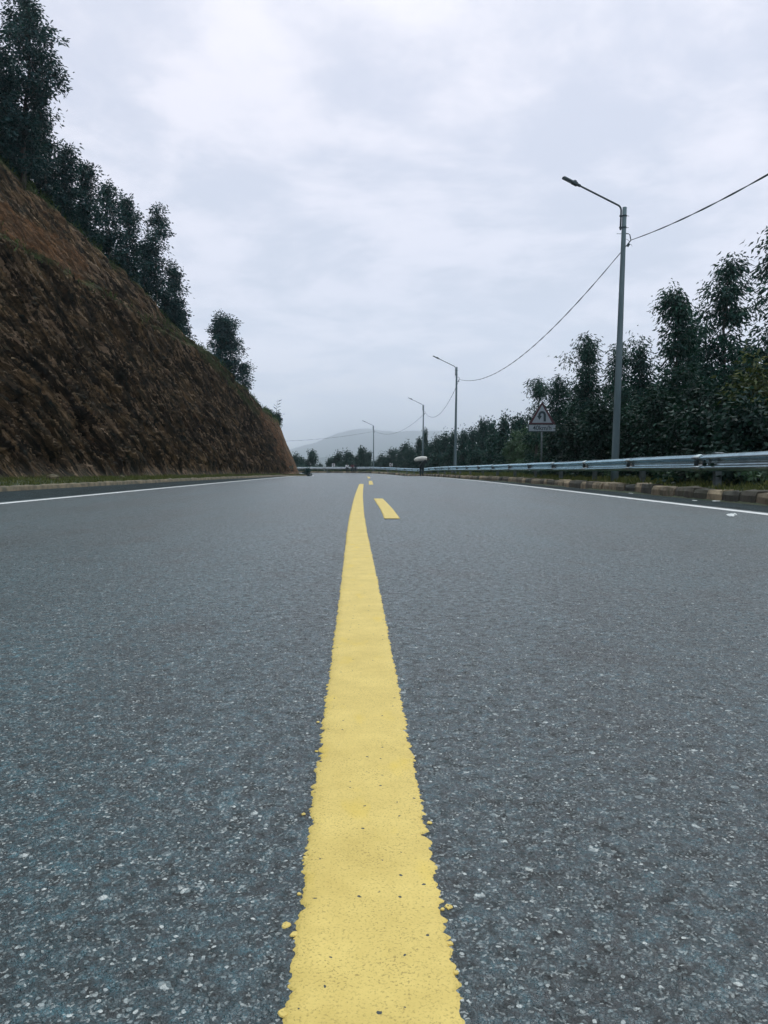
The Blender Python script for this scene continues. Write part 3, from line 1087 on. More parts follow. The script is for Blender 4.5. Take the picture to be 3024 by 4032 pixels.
WPROF = [(0.000, 0.766), (0.010, 0.769), (0.030, 0.760), (0.058, 0.740), (0.078, 0.715), (0.083, 0.698), (0.076, 0.684), (0.050, 0.672), (0.020, 0.662), (0.006, 0.645), (0.003, 0.605), (0.006, 0.565), (0.020, 0.548), (0.050, 0.540), (0.076, 0.532), (0.084, 0.517), (0.078, 0.500), (0.058, 0.472), (0.030, 0.452), (0.010, 0.443), (0.000, 0.446)]
WPROF = [(o, 0.606 + (z - 0.606) * 0.93) for o, z in WPROF]
gr_root = thing('guardrail', (0, 0, 0), 'long galvanised steel guardrail along the right roadside, curving left across the far bend', 'guardrail')
SPACE = 4.3
s_post0 = float(rs[np.argmin(np.hypot(RAIL[:, 0] - 5.8, RAIL[:, 1] - 14.4))])
k0 = -int(s_post0 // SPACE)
rg = random.Random(3)
post_proto = block_proto = None
n_posts = 0
k = k0
while s_post0 + k * SPACE < min(rs[-1] - 5, 195):
    s = s_post0 + k * SPACE
    # one length of beam
    mb = MB()
    dz0, dz1 = rg.uniform(-0.010, 0.010), rg.uniform(-0.010, 0.010)
    rows_ = []
    ss = np.linspace(s + 0.55 - 0.16, s + SPACE + 0.55, 13)
    for i, q in enumerate(ss):
        p, t, n = rail_pt(q)
        lift = 0.004 if i == 0 else 0.0
        dz = dz0 + (dz1 - dz0) * i / 12
        rows_.append([p + n * (o + (0.005 if i < 2 else 0.0)) + Vector((0, 0, z + dz)) for o, z in WPROF])
    m_ = len(WPROF)
    mb.add([v for r_ in rows_ for v in r_], [(i * m_ + j, i * m_ + j + 1, i * m_ + m_ + j + 1, i * m_ + m_ + j) for i in range(12) for j in range(m_ - 1)])
    bo = mb.build('rail_beam', M['galv'], gr_root, True, recalc=False)
    sol = bo.modifiers.new('thick', 'SOLIDIFY')
    sol.thickness = 0.004
    # post with spacer block
    p, t, n = rail_pt(s)
    ang = math.atan2(t.y, t.x)
    if post_proto is None:
        pm = MB()
        pm.box((0, -0.13, 0.20), (0.008, 0.11, 1.16))
        pm.box((0.06, -0.077, 0.20), (0.12, 0.008, 1.16))
        pm.box((0.06, -0.183, 0.20), (0.12, 0.008, 1.16))
        post_proto = pm.build('post', M['galv_dark'], gr_root)
        cm = MB()
        cm.box((0.06, -0.13, 0.787), (0.16, 0.15, 0.012))
        cap_ = cm.build('post_cap', M['galv'], post_proto)
        bl = MB()
        bl.box((0.04, -0.034, 0.60), (0.10, 0.068, 0.30))
        bl.build('spacer_block', M['galv_dark'], post_proto)
        bt = MB()
        bt.ellipsoid((0.05, 0.010, 0.605), (0.018, 0.012, 0.018), nu=8, nv=6)
        bt.build('bolt', M['galv_dark'], post_proto)
        po = post_proto
    else:
        po = copy_tree(post_proto, gr_root)
    po.location = p + Vector((0, 0, 0))
    po.rotation_euler = (rg.uniform(-.012, .012), rg.uniform(-.012, .012), ang)
    # reflector bracket seated in the trough of the beam
    p2, t2, n2_ = rail_pt(s + 0.62)
    rf = MB()
    pts = [(-0.06, 0.655), (0.06, 0.645), (0.045, 0.565), (-0.02, 0.555), (-0.055, 0.60)]
    vs = [p2 + t2 * a + n2_ * 0.012 + Vector((0, 0, z)) for a, z in pts] + [p2 + t2 * a * 0.6 + n2_ * 0.075 + Vector((0, 0, z)) for a, z in pts]
    rf.add(vs, [(4, 3, 2, 1, 0), (5, 6, 7, 8, 9)] + [(i, (i + 1) % 5, (i + 1) % 5 + 5, i + 5) for i in range(5)])
    rf.build('reflector', M['dark_metal'], gr_root)
    k += 1

# ------------------------------------------------------------------ lamp posts and cables
def lamp(base, H, lean, label, az=0.0):
    root = thing('street_lamp', base, label, 'street lamp', 'concrete street lamps along the right roadside')
    root.rotation_euler = (0, lean, az)
    hs = np.linspace(-0.3, H, 9)
    MB().tube([(0, 0, z) for z in hs], [0.108 - (0.108 - 0.056) * (z + .3) / (H + .3) for z in hs], 20).build('pole', M['concrete_pole'], root, True)
    a0 = H - 0.60
    arm = [(-0.092, 0, a0), (-0.092, 0, a0 + 0.2), (-0.092, 0, H - 0.09)]
    for q in np.linspace(0.15, 1, 6):
        th = q * R(64)
        rr = 0.16
        arm.append((-0.092 - rr * (1 - math.cos(th)), 0, H - 0.09 + rr * math.sin(th)))
    d = Vector((-math.cos(R(25)), 0, math.sin(R(25))))
    e = Vector(arm[-1])
    arm += [tuple(e + d * q) for q in (0.3, 0.7, 1.20)]
    MB().tube(arm, 0.0235, 10).build('arm', M['dark_metal'], root, True)
    tip = e + d * 1.13
    rot = Matrix.Rotation(R(25), 3, 'Y')
    hd = MB()
    hd.box(tip + d * 0.06, (0.12, 0.07, 0.062), rot)
    hd.box(tip + d * 0.17, (0.17, 0.15, 0.085), rot, 0.8)
    hd.box(tip + d * 0.37, (0.34, 0.17, 0.055), rot, 0.75)
    ho = hd.build('lamp_head', M['dark_metal'], root, False, 0.012)
    MB().box(tip + d * 0.38 + rot @ Vector((0, 0, -0.030)), (0.26, 0.12, 0.008), rot).build('lens', M['lamp_lens'], ho)
    MB().box(tip + d * 0.18 + rot @ Vector((0, 0, 0.056)), (0.07, 0.05, 0.035), rot).build('sensor', M['dark_metal'], ho)
    # clamps with long bolts, and the cable hook
    cl_ = MB()
    for z in (H - 0.226, H - 0.534):
        cl_.tube([(0, 0, z - 0.015), (0, 0, z + 0.015)], 0.071, 14)
        cl_.box((-0.10, 0, z), (0.05, 0.06, 0.04))
        cl_.tube([(-0.125, 0, z), (0.125, 0, z)], 0.006, 6)
    cl_.tube([(-0.19, 0, H - 0.70), (0.12, 0, H - 0.70)], 0.006, 6)
    cl_.build('clamp', M['dark_metal'], root)
    hk = MB()
    hk.tube([(0.06, 0, H - 0.68), (0.12, 0, H - 0.69), (0.165, 0, H - 0.72), (0.18, 0, H - 0.78), (0.20, 0, H - 0.86)], [0.008, 0.008, 0.013, 0.015, 0.012], 8)
    hk.box((0.14, 0.03, H - 0.98), (0.07, 0.04, 0.085), Matrix.Rotation(0.6, 3, 'Y'))
    hk.tube([(0.20, 0, H - 0.86), (0.16, 0.02, H - 0.92), (0.10, 0.03, H - 1.0), (0.05, 0.04, H - 1.05)], 0.014, 7)
    hk.tube([(0.06, 0, H - 0.83), (0.11, 0, H - 0.85), (0.16, 0, H - 0.90)], 0.004, 6)
    hk.tube([(0.15, 0.02, H - 0.96), (0.23, 0.02, H - 0.98), (0.245, 0.02, H - 1.02)], 0.004, 6)
    hk.build('cable_hook', M['dark_metal'], root)
    m = Matrix.Translation(Vector(base)) @ root.rotation_euler.to_matrix().to_4x4()
    return root, m @ Vector((0.20, 0, H - 0.86))


def lamp_px(bx, by_top, Y, H, lean, label, topx):
    zt = at(topx, by_top, Y).z
    x = at(bx, 1853, Y).x
    zb = zt - H
    return lamp((x, Y, min(zb, tz(x, Y) + 0.02)), zt - min(zb, tz(x, Y) + 0.02), lean, label)


L1, A1 = lamp_px(2419, 816, 21.8, 7.6, R(1.3), 'tallest grey concrete street lamp, standing just behind the near guardrail', 2459)
L2, A2 = lamp_px(1791, 1445, 56.5, 7.6, R(0.75), 'second tallest street lamp, by the guardrail, just right of the person with the sack', 1802)
L3, A3 = lamp_px(1663.5, 1594, 87.5, 7.6, R(0.75), 'small distant street lamp directly behind the person carrying the sack', 1668)
L4, A4 = lamp_px(1471, 1675.5, 121, 7.4, 0.0, 'farthest street lamp, standing alone beyond the guardrail of the bend', 1471)


def cable(a, b, sag, label):
    a, b = Vector(a), Vector(b)
    pts = []
    nseg = 90
    mb = MB()
    for k in range(2):
        pts = []
        for i in range(nseg + 1):
            t = i / nseg
            p = a.lerp(b, t)
            p.z -= 4 * sag * t * (1 - t)
            ph = t * (b - a).length * 2.4 + k * PI
            pts.append(p + Vector((math.cos(ph) * 0.009, 0, math.sin(ph) * 0.009)) * min(1, 8 * t, 8 * (1 - t)))
        mb.tube(pts, 0.0095, 6)
    return tag(mb.build('power_cable', M['cable'], None, True), label, 'cable', 'overhead cables between the street lamps')


cable((6.75, -11.5, 6.75), A1, 1.52, 'twisted black cable entering at the top right and ending at the tallest lamp')
cable(A1, A2, 1.25, 'black overhead cable sagging from the tallest lamp to the second lamp')
cable(A2, A3, 1.35, 'short overhead cable between the second and third street lamps')
cable(A3, A4, 1.2, 'faint overhead cable between the third lamp and the farthest lamp')
cable(A4, (-36, 121, 6.9), 1.75, 'thin cable running left from the farthest lamp towards the rock cutting')

# ------------------------------------------------------------------ warning sign
def text_curve(name, s, size, loc, mat, parent):
    cu = bpy.data.curves.new(name, 'FONT')
    cu.body = s
    cu.size = size
    cu.align_x = 'CENTER'
    cu.align_y = 'CENTER'
    cu.extrude = 0.002
    cu.offset = 0.003
    o = bpy.data.objects.new(name, cu)
    COL.objects.link(o)
    dg = bpy.context.evaluated_depsgraph_get()
    me = bpy.data.meshes.new_from_object(o.evaluated_get(dg))
    bpy.data.objects.remove(o)
    me.name = name
    me.transform(Matrix.Rotation(PI / 2, 4, 'X'))
    me.materials.clear()
    ob = link(name, me, mat, parent)
    ob.location = loc
    return ob


SY = 31.5
ps = at(2132, 1853, SY)
sx = ps.x
zb = tz(sx, SY)
sg = thing('warning_sign', (sx, SY, zb), 'triangular hairpin bend warning sign with a 40km/h plate, standing behind the guardrail', 'traffic sign')


def hz(py):
    return at(2132, py, SY).z - zb


z_ap, z_tb, z_rb = hz(1581), hz(1671), hz(1699.5)
hw = 53.5 * SY / F
MB().tube([(0, 0.03, -0.4), (0, 0.03, z_ap - 0.25)], 0.038, 12).build('post', M['galv_dark'], sg, True)


def tri(scale, zc_, hw_, z0, z1):
    c = (0, z0 + (z1 - z0) / 3)
    pts = [(-hw_, z0), (hw_, z0), (0, z1)]
    return [(c[0] + (p[0] - c[0]) * scale, c[1] + (p[1] - c[1]) * scale) for p in pts]


def round_poly(pts, r_):
    out = []
    n = len(pts)
    for i in range(n):
        p0, p1, p2 = Vector(pts[i - 1]), Vector(pts[i]), Vector(pts[(i + 1) % n])
        a = p1 + (p0 - p1).normalized() * r_
        b = p1 + (p2 - p1).normalized() * r_
        for k in range(6):
            t = k / 5
            out.append(tuple((1 - t) ** 2 * a + 2 * t * (1 - t) * p1 + t * t * b))
    return out


plate = MB().prism(round_poly(tri(1.0, 0, hw, z_tb, z_ap), 0.05), -0.012, 0.0).build('border', M['sign_red'], sg)
k_ = (z_ap - z_tb) / 0.90
MB().prism(round_poly([(-0.40 * k_, z_tb + 0.062 * k_), (0.395 * k_, z_tb + 0.062 * k_), (0, z_tb + 0.765 * k_)], 0.02), -0.015, -0.0125).build('face', M['sign_white'], sg)
# U-turn arrow
rm_, hs_ = 0.105, 0.045
ro, ri = rm_ + hs_, rm_ - hs_
czr = 0.375
P_ = [(ro, 0.115)] + [(ro * math.cos(a), czr + ro * math.sin(a)) for a in np.linspace(0, PI, 14)]
P_ += [(-ro, 0.335), (-ro - 0.052, 0.335), (-rm_, 0.178), (-ri + 0.052, 0.335), (-ri, 0.335)]
P_ += [(ri * math.cos(a), czr + ri * math.sin(a)) for a in np.linspace(PI, 0, 12)] + [(ri, 0.115)]
MB().prism([(x * k_, z_tb + z * k_) for x, z in P_], -0.0185, -0.0155).build('arrow', M['sign_black'], sg)
pl_ = MB().prism([(-hw, z_rb), (hw, z_rb), (hw, z_tb - 0.015), (-hw, z_tb - 0.015)], -0.010, 0.002).build('plate', M['sign_black'], sg)
MB().prism([(-hw + 0.022, z_rb + 0.022), (hw - 0.010, z_rb + 0.022), (hw - 0.010, z_tb - 0.025), (-hw + 0.022, z_tb - 0.025)], -0.0135, -0.0105).build('plate_face', M['sign_white'], pl_)
tx_ = text_curve('lettering', '40km/h', 0.25, (0.01, -0.016, (z_rb + z_tb) / 2 - 0.005), M['sign_black'], pl_)
tx_.scale.x = 0.73 / max(0.1, tx_.dimensions.x)


# chevron boards beyond the bend
def chevron(px, py, Y, label):
    p = at(px, py, Y)
    g0 = tz(p.x, Y)
    root = thing('chevron_sign', (p.x, Y, g0), label, 'traffic sign', 'chevron boards on the bend')
    zc = p.z - g0
    MB().tube([(0, 0.04, -0.5), (0, 0.04, zc + 0.15)], 0.03, 8).build('post', M['galv_dark'], root)
    b = MB().prism([(-0.21, zc - 0.23), (0.21, zc - 0.23), (0.21, zc + 0.23), (-0.21, zc + 0.23)], -0.006, 0.006).build('board', M['chev_white'], root)
    MB().prism([(-0.15, zc), (0.04, zc + 0.23), (0.15, zc + 0.23), (-0.02, zc), (0.15, zc - 0.23), (0.04, zc - 0.23)], -0.011, -0.0075).build('chevron', M['sign_red'], b)


chevron(1313, 1831, 112.5, 'small white chevron board behind the far guardrail, left of the three walkers')
chevron(1540, 1830, 108.5, 'small white chevron board behind the far guardrail, right of the farthest lamp')

# ------------------------------------------------------------------ people
def skin_body(name, joints, edges, radii, mat, parent):
    me = bpy.data.meshes.new(name)
    me.from_pydata(joints, edges, [])
    o = link(name, me, mat, parent)
    sk = o.modifiers.new('skin', 'SKIN')
    for v, r_ in zip(me.skin_vertices[0].data, radii):
        v.radius = (r_, r_) if not hasattr(r_, '__len__') else r_
    me.skin_vertices[0].data[0].use_root = True
    sk.use_smooth_shade = True
    ss = o.modifiers.new('sub', 'SUBSURF')
    ss.levels = ss.render_levels = 2
    return o


def hand(o, p, d, parent):
    """mitten palm with five short fingers"""
    d = Vector(d).normalized()
    s = d.cross(Vector((0.2, 0.9, 0.3))).normalized()
    J = [Vector(p), Vector(p) + d * 0.075]
    E = [(0, 1)]
    Rr = [(0.030, 0.018), (0.036, 0.016)]
    for k, (off, ln) in enumerate(((-0.027, 0.062), (-0.009, 0.074), (0.009, 0.070), (0.027, 0.056))):
        b = len(J)
        J += [Vector(p) + d * 0.085 + s * off, Vector(p) + d * (0.085 + ln * 0.6) + s * off * 1.15, Vector(p) + d * (0.085 + ln * 0.9) + s * off * 1.15 + d.cross(s) * 0.022]
        E += [(1, b), (b, b + 1), (b + 1, b + 2)]
        Rr += [0.009, 0.009, 0.008]
    b = len(J)
    J += [Vector(p) + d * 0.03 + s * 0.042, Vector(p) + d * 0.07 + s * 0.062]
    E += [(0, b), (b, b + 1)]
    Rr += [0.011, 0.009]
    return skin_body('hand', [tuple(v) for v in J], E, Rr, M['skin'], parent)


def head(parent, c, r_, face, tilt=0):
    """head with face, ears and short hair; `face` is the unit direction it looks"""
    rotm = Matrix.Rotation(math.atan2(face[1], face[0]) - PI / 2, 3, 'Z') @ Matrix.Rotation(tilt, 3, 'X')
    c = Vector(c)
    h = MB()
    h.ellipsoid(c, (r_ * 0.74, r_ * 0.90, r_ * 1.1), rotm, 16, 12)
    ho = h.build('head', M['skin'], parent, True)
    nm = MB()
    nm.ellipsoid(c + rotm @ Vector((0, r_ * 0.92, -r_ * 0.08)), (r_ * 0.13, r_ * 0.16, r_ * 0.2), rotm, 8, 6)
    for s in (-1, 1):
        nm.ellipsoid(c + rotm @ Vector((s * r_ * 0.74, 0, -r_ * 0.02)), (r_ * 0.08, r_ * 0.16, r_ * 0.25), rotm, 8, 6)
    nm.ellipsoid(c + rotm @ Vector((0, r_ * 0.80, -r_ * 0.50)), (r_ * 0.26, r_ * 0.1, r_ * 0.07), rotm, 8, 6)
    nm.build('face', M['skin'], ho, True)
    ey = MB()
    for s in (-1, 1):
        ey.ellipsoid(c + rotm @ Vector((s * r_ * 0.3, r_ * 0.82, r_ * 0.05)), (r_ * 0.1, r_ * 0.06, r_ * 0.06), rotm, 8, 6)
    ey.build('eye', M['cloth_white'], ho, True)
    hr = MB()
    hr.ellipsoid(c + rotm @ Vector((0, -r_ * 0.10, r_ * 0.18)), (r_ * 0.80, r_ * 0.88, r_ * 1.02), rotm, 16, 10, 0.02, 3)
    hr.build('hair', M['hair'], ho, True)
    return ho


# person bent forward under a pale sack; hips over the feet, trunk leaning to the right
PY = 69.0
pp = at(1660, 1874, PY)
pz = float(zg(PY)) + 0.0
per = thing('person', (pp.x, PY, pz), 'person in dark clothes bent under a big pale sack, walking on the road edge', 'person')
J = [(0.02, 0, 0.90), (0.14, 0.03, 1.10), (0.30, 0.06, 1.27), (0.40, 0.08, 1.36), (0.47, 0.09, 1.42),
     (-0.07, 0.03, 0.86), (-0.085, 0.10, 0.48), (-0.10, -0.02, 0.10), (-0.09, 0.13, 0.045),
     (0.10, 0.0, 0.86), (0.11, 0.03, 0.48), (0.095, -0.12, 0.10), (0.11, 0.03, 0.045),
     (0.33, -0.14, 1.32), (0.46, -0.24, 1.10), (0.42, -0.22, 1.26),
     (0.33, 0.24, 1.34), (0.48, 0.34, 1.16), (0.44, 0.30, 1.30)]
E = [(0, 1), (1, 2), (2, 3), (3, 4), (0, 5), (5, 6), (6, 7), (7, 8), (0, 9), (9, 10), (10, 11), (11, 12), (2, 13), (13, 14), (14, 15), (2, 16), (16, 17), (17, 18)]
Rr = [(0.20, 0.16), (0.25, 0.17), (0.25, 0.17), (0.11, 0.11), (0.07, 0.07), 0.12, 0.095, 0.066, 0.052, 0.12, 0.095, 0.066, 0.052, 0.095, 0.07, 0.05, 0.095, 0.07, 0.05]
skin_body('body', J, E, Rr, M['cloth_dark'], per)
head(per, (0.56, 0.10, 1.49), 0.115, (1.0, 0.35), -0.3)
hand(None, (0.42, -0.22, 1.27), (-0.6, 0.1, 0.75), per)
hand(None, (0.44, 0.30, 1.31), (-0.6, -0.1, 0.7), per)
sk_ = MB()
pathk = [(-0.64, 0.0, 1.36), (-0.58, 0.0, 1.39), (-0.36, 0.01, 1.47), (-0.04, 0.02, 1.52), (0.24, 0.03, 1.52), (0.40, 0.04, 1.50), (0.45, 0.04, 1.49), (0.46, 0.04, 1.49)]
sk_.tube(pathk, [0.06, 0.14, 0.19, 0.205, 0.20, 0.18, 0.165, 0.10], 18)
so_ = sk_.build('sack', M['sack'], None, True)
so_.location = (pp.x, PY - 0.02, pz)
ssm = so_.modifiers.new('sub', 'SUBSURF')
ssm.levels = ssm.render_levels = 2
tag(so_, 'bulging pale woven sack lying across the back of the bent person', 'sack')


def walker(px, Y, hgt, top, label, ph, face=(0, 1)):
    p = at(px, 1858, Y)
    z = float(zg(Y))
    root = thing('person', (p.x, Y, z), label, 'person', 'three people by the far guardrail', math.atan2(face[1], face[0]) - PI / 2)
    k = hgt / 1.75
    st = 0.16 * ph
    J = [(0, 0, 0.95), (0, 0.01, 1.18), (0, 0.0, 1.40), (0, 0.0, 1.52),
         (-0.09, 0, 0.90), (-0.10, st, 0.50), (-0.10, st * 0.4, 0.09), (-0.10, st * 0.4 + 0.14, 0.04),
         (0.09, 0, 0.90), (0.10, -st * 0.2, 0.50), (0.10, -st * 1.4, 0.10), (0.10, -st * 1.4 + 0.13, 0.04)]
    E = [(0, 1), (1, 2), (2, 3), (0, 4), (4, 5), (5, 6), (6, 7), (0, 8), (8, 9), (9, 10), (10, 11)]
    Rr = [(0.14, 0.12), (0.14, 0.11), (0.17, 0.12), 0.06, 0.10, 0.07, 0.05, 0.042, 0.10, 0.07, 0.05, 0.042]
    b = skin_body('body', [tuple(k * c for c in j) for j in J], E, [tuple(k * c for c in r_) if hasattr(r_, '__len__') else k * r_ for r_ in Rr], M['cloth_trouser'], root)
    # shirt with sleeves follows trunk and arms
    J2 = [(0, 0, 0.93), (0, 0.01, 1.18), (0, 0, 1.40), (-0.21, 0, 1.38), (-0.27, -st * 0.4, 1.12), (-0.26, st * 0.5, 0.90), (0.21, 0, 1.38), (0.27, st * 0.4, 1.12), (0.26, st * 0.9, 0.90)]
    E2 = [(0, 1), (1, 2), (2, 3), (3, 4), (4, 5), (2, 6), (6, 7), (7, 8)]
    R2 = [(0.16, 0.13), (0.155, 0.125), (0.185, 0.13), 0.075, 0.055, 0.042, 0.075, 0.055, 0.042]
    skin_body('shirt', [tuple(k * c for c in j) for j in J2], E2, [tuple(k * c for c in r_) if hasattr(r_, '__len__') else k * r_ for r_ in R2], top, root)
    head(root, (0, 0.02 * k, 1.63 * k), 0.105 * k, (0, 1))
    for s, yy in ((-0.26, st * 0.5), (0.26, st * 0.9)):
        hand(None, (s * k, yy * k, 0.88 * k), (0, 0.15, -1), root)


walker(1367, 99.5, 1.24, M['cloth_white'], 'person in a white top walking by the far guardrail, left of two others', 1.0, (-0.3, 1))
walker(1388, 99.3, 1.28, M['cloth_red'], 'person in a dull red top walking between two others by the far guardrail', -0.9, (0.2, 1))
walker(1400, 99.8, 1.22, M['cloth_dark'], 'person in a black top by the far guardrail, right of the red top', 0.8, (0.1, 1))

# ------------------------------------------------------------------ litter
lx, ly = gp(2881, 2037)
lt = MB()
rl = random.Random(2)
for q in range(3):
    n = 8
    vs = [(0.055 * (q - 1) * 0.7 + rl.uniform(.5, 1) * 0.075 * math.cos(2 * PI * i / n), rl.uniform(.5, 1) * 0.05 * math.sin(2 * PI * i / n), rl.uniform(0.003, 0.035)) for i in range(n)] + [(0.05 * (q - 1), 0, rl.uniform(0.03, 0.05))]
    lt.add(vs, [(i, (i + 1) % n, n) for i in range(n)])
lo = lt.build('paper_scrap', M['litter'])
lo.location = (lx, ly, 0.004)
lo.scale = (0.6, 0.6, 0.9)
lsd = lo.modifiers.new('t', 'SOLIDIFY')
lsd.thickness = 0.002
tag(lo, 'crumpled white paper scrap lying on the asphalt inside the right edge line', 'litter')
for (px, py, s_, lab) in ((2484, 1940, 0.5, 'small white paper scrap on the shoulder near the tallest lamp'), (2735, 1968, 0.5, 'small pale scrap on the shoulder below the stone kerb'), (2820, 1970, 0.6, 'flat pale scrap on the shoulder, closest to the wide kerb block')):
    c = lo.copy()
    COL.objects.link(c)
    x, y = gp(px, py)
    c.location = (x, y, -0.016)
    c.scale = (s_ * 1.3, s_, s_ * 0.5)
    c.rotation_euler = (0, 0, px)
    c['label'] = lab


# ------------------------------------------------------------------ vegetation
def leaves(P, D, L, W, rng, curl=0.15):
    n = len(P)
    D = D / (np.linalg.norm(D, axis=1)[:, None] + 1e-9)
    Rv = rng.normal(size=(n, 3))
    S = np.cross(D, Rv)
    S /= np.linalg.norm(S, axis=1)[:, None] + 1e-9
    U = np.cross(S, D)
    L, W = L[:, None], W[:, None]
    mid = P + D * L * 0.42 + U * L * curl
    return np.stack([P, mid - S * W * 0.5, P + D * L, mid + S * W * 0.5], 1)


PROF = {
    'cone': lambda c: 0.15 + 0.85 * (1 - c) ** 0.85 * min(1, 0.7 + c * 1.6),
    'oval': lambda c: max(0.22, math.sin(PI * (0.12 + 0.80 * c)) ** 0.8),
    'column': lambda c: 0.55 + 0.45 * math.sin(PI * (0.1 + 0.85 * c)) if c < 0.85 else 0.6 * (1 - c) / 0.15 + 0.15,
    'flat': lambda c: 0.5 + 0.5 * math.sin(PI * (0.25 + 0.6 * c)),
}


def make_tree(seed, h, r, name, label, mats, loc, group=None, cat='tree', base=0.12, nb=34, lper=70, L=0.15, W=0.04, droop=0.6, prof='cone', cr=0.30, gap=0.0, lean=(0, 0), up=(15, 62), trunk_r=None, nclump=4.0):
    rng = np.random.default_rng(seed)
    root = thing(name, loc, label, cat, group)
    tr = trunk_r or 0.014 * h + 0.02
    npt = 9
    tp = []
    wob = rng.normal(0, 0.018 * h, (npt, 2))
    wob[0] = 0
    wob = np.cumsum(wob, 0) * 0.55
    for i in range(npt):
        t = i / (npt - 1)
        tp.append(Vector((wob[i, 0] + lean[0] * t * h, wob[i, 1] + lean[1] * t * h, -0.25 + t * (h * 0.95 + 0.25))))
    tb = MB()
    tb.tube(tp, [tr * (1 - 0.93 * i / (npt - 1)) for i in range(npt)], 8)
    PP, DD, TT = [], [], []

    def trunk_at(t):
        x = t * (npt - 1)
        i = min(int(x), npt - 2)
        return tp[i].lerp(tp[i + 1], x - i)
    for i in range(nb):
        t = base + (1 - base) * (i + rng.uniform(0, 1)) / nb
        c = (t - base) / (1 - base)
        if rng.uniform() < gap:
            continue
        ln = r * PROF[prof](c) * rng.uniform(0.62, 1.18)
        az = i * 2.399 + rng.normal(0, 0.5)
        el = R(up[0] + (up[1] - up[0]) * c + rng.normal(0, 11))
        p0 = trunk_at(t)
        d = Vector((math.cos(az) * math.cos(el), math.sin(az) * math.cos(el), math.sin(el)))
        p1 = p0 + d * ln * 0.5
        p2 = p1 + (d + Vector((0, 0, 0.12))).normalized() * ln * 0.35
        p3 = p2 + (d + Vector((0, 0, -0.35))).normalized() * ln * 0.22
        br = max(0.006, tr * 0.34 * (1 - 0.75 * c))
        tb.tube([p0, p1, p2, p3], [br, br * 0.7, br * 0.42, br * 0.15], 5, False)
        k = max(2, int(round(ln * nclump)))
        for q in range(k):
            s = 0.28 + 0.75 * (q + rng.uniform(0, 1)) / k
            if s < 0.5:
                cp = p0.lerp(p1, s / 0.5)
            elif s < 0.83:
                cp = p1.lerp(p2, (s - 0.5) / 0.33)
            else:
                cp = p2.lerp(p3, min(1.25, (s - 0.83) / 0.17))
            crr = cr * rng.uniform(0.6, 1.25)
            n = int(lper * rng.uniform(0.5, 1.3))
            ctr_ = np.array(cp) + rng.normal(0, crr * 0.5, 3)
            pts = ctr_ + rng.normal(0, 1, (n, 3)) * np.array([crr, crr, crr * 0.8]) * 0.55
            PP.append(pts)
            TT.append(np.full(n, rng.normal(0.40, 0.20)))
            out = pts - ctr_
            out /= np.linalg.norm(out, axis=1)[:, None] + 1e-9
            dd = out * 0.8 + rng.normal(0, 0.55, (n, 3)) + np.array(d) * 0.3
            dd[:, 2] = dd[:, 2] * (1 - droop) - droop * 1.3
            DD.append(dd)
    # leader sprays
    for q in range(5):
        cp = np.array(trunk_at(1 - 0.035 * q)) + np.array([0, 0, 0.02 * h * (1 - q * 0.2)])
        n = int(lper * 0.35)
        pts = cp + rng.normal(0, 1, (n, 3)) * np.array([0.10 + 0.05 * q, 0.10 + 0.05 * q, 0.16]) * cr * 1.6
        PP.append(pts)
        TT.append(np.full(n, 0.55))
        dd = rng.normal(0, 0.7, (n, 3))
        dd[:, 2] -= 0.6 * droop
        DD.append(dd)
    PP, DD = np.vstack(PP), np.vstack(DD)
    n = len(PP)
    V = leaves(PP, DD, L * rng.uniform(0.6, 1.25, n), W * rng.uniform(0.7, 1.3, n), rng)
    tint = np.clip(np.concatenate(TT) + rng.normal(0.0, 0.18, n), 0, 1)
    tb.build('trunk', mats[1], root, True, recalc=False)
    quads_mesh('crown', V, mats[0], root, tint)
    return root


def tree_px(seed, px, top, Y, rpx, name, label, mats, basez=None, **kw):
    p = at(px, top, Y)
    bz = basez if basez is not None else tz(p.x, Y)
    return make_tree(seed, max(0.6, p.z - bz), rpx * Y / F, name, label, mats, (p.x, Y, bz), **kw)


DEEP = (M['leaf_deep'], M['bark'])
GUM, RID, FAR = (M['leaf'], M['bark']), (M['leaf_ridge'], M['bark']), (M['leaf_far'], M['bark'])

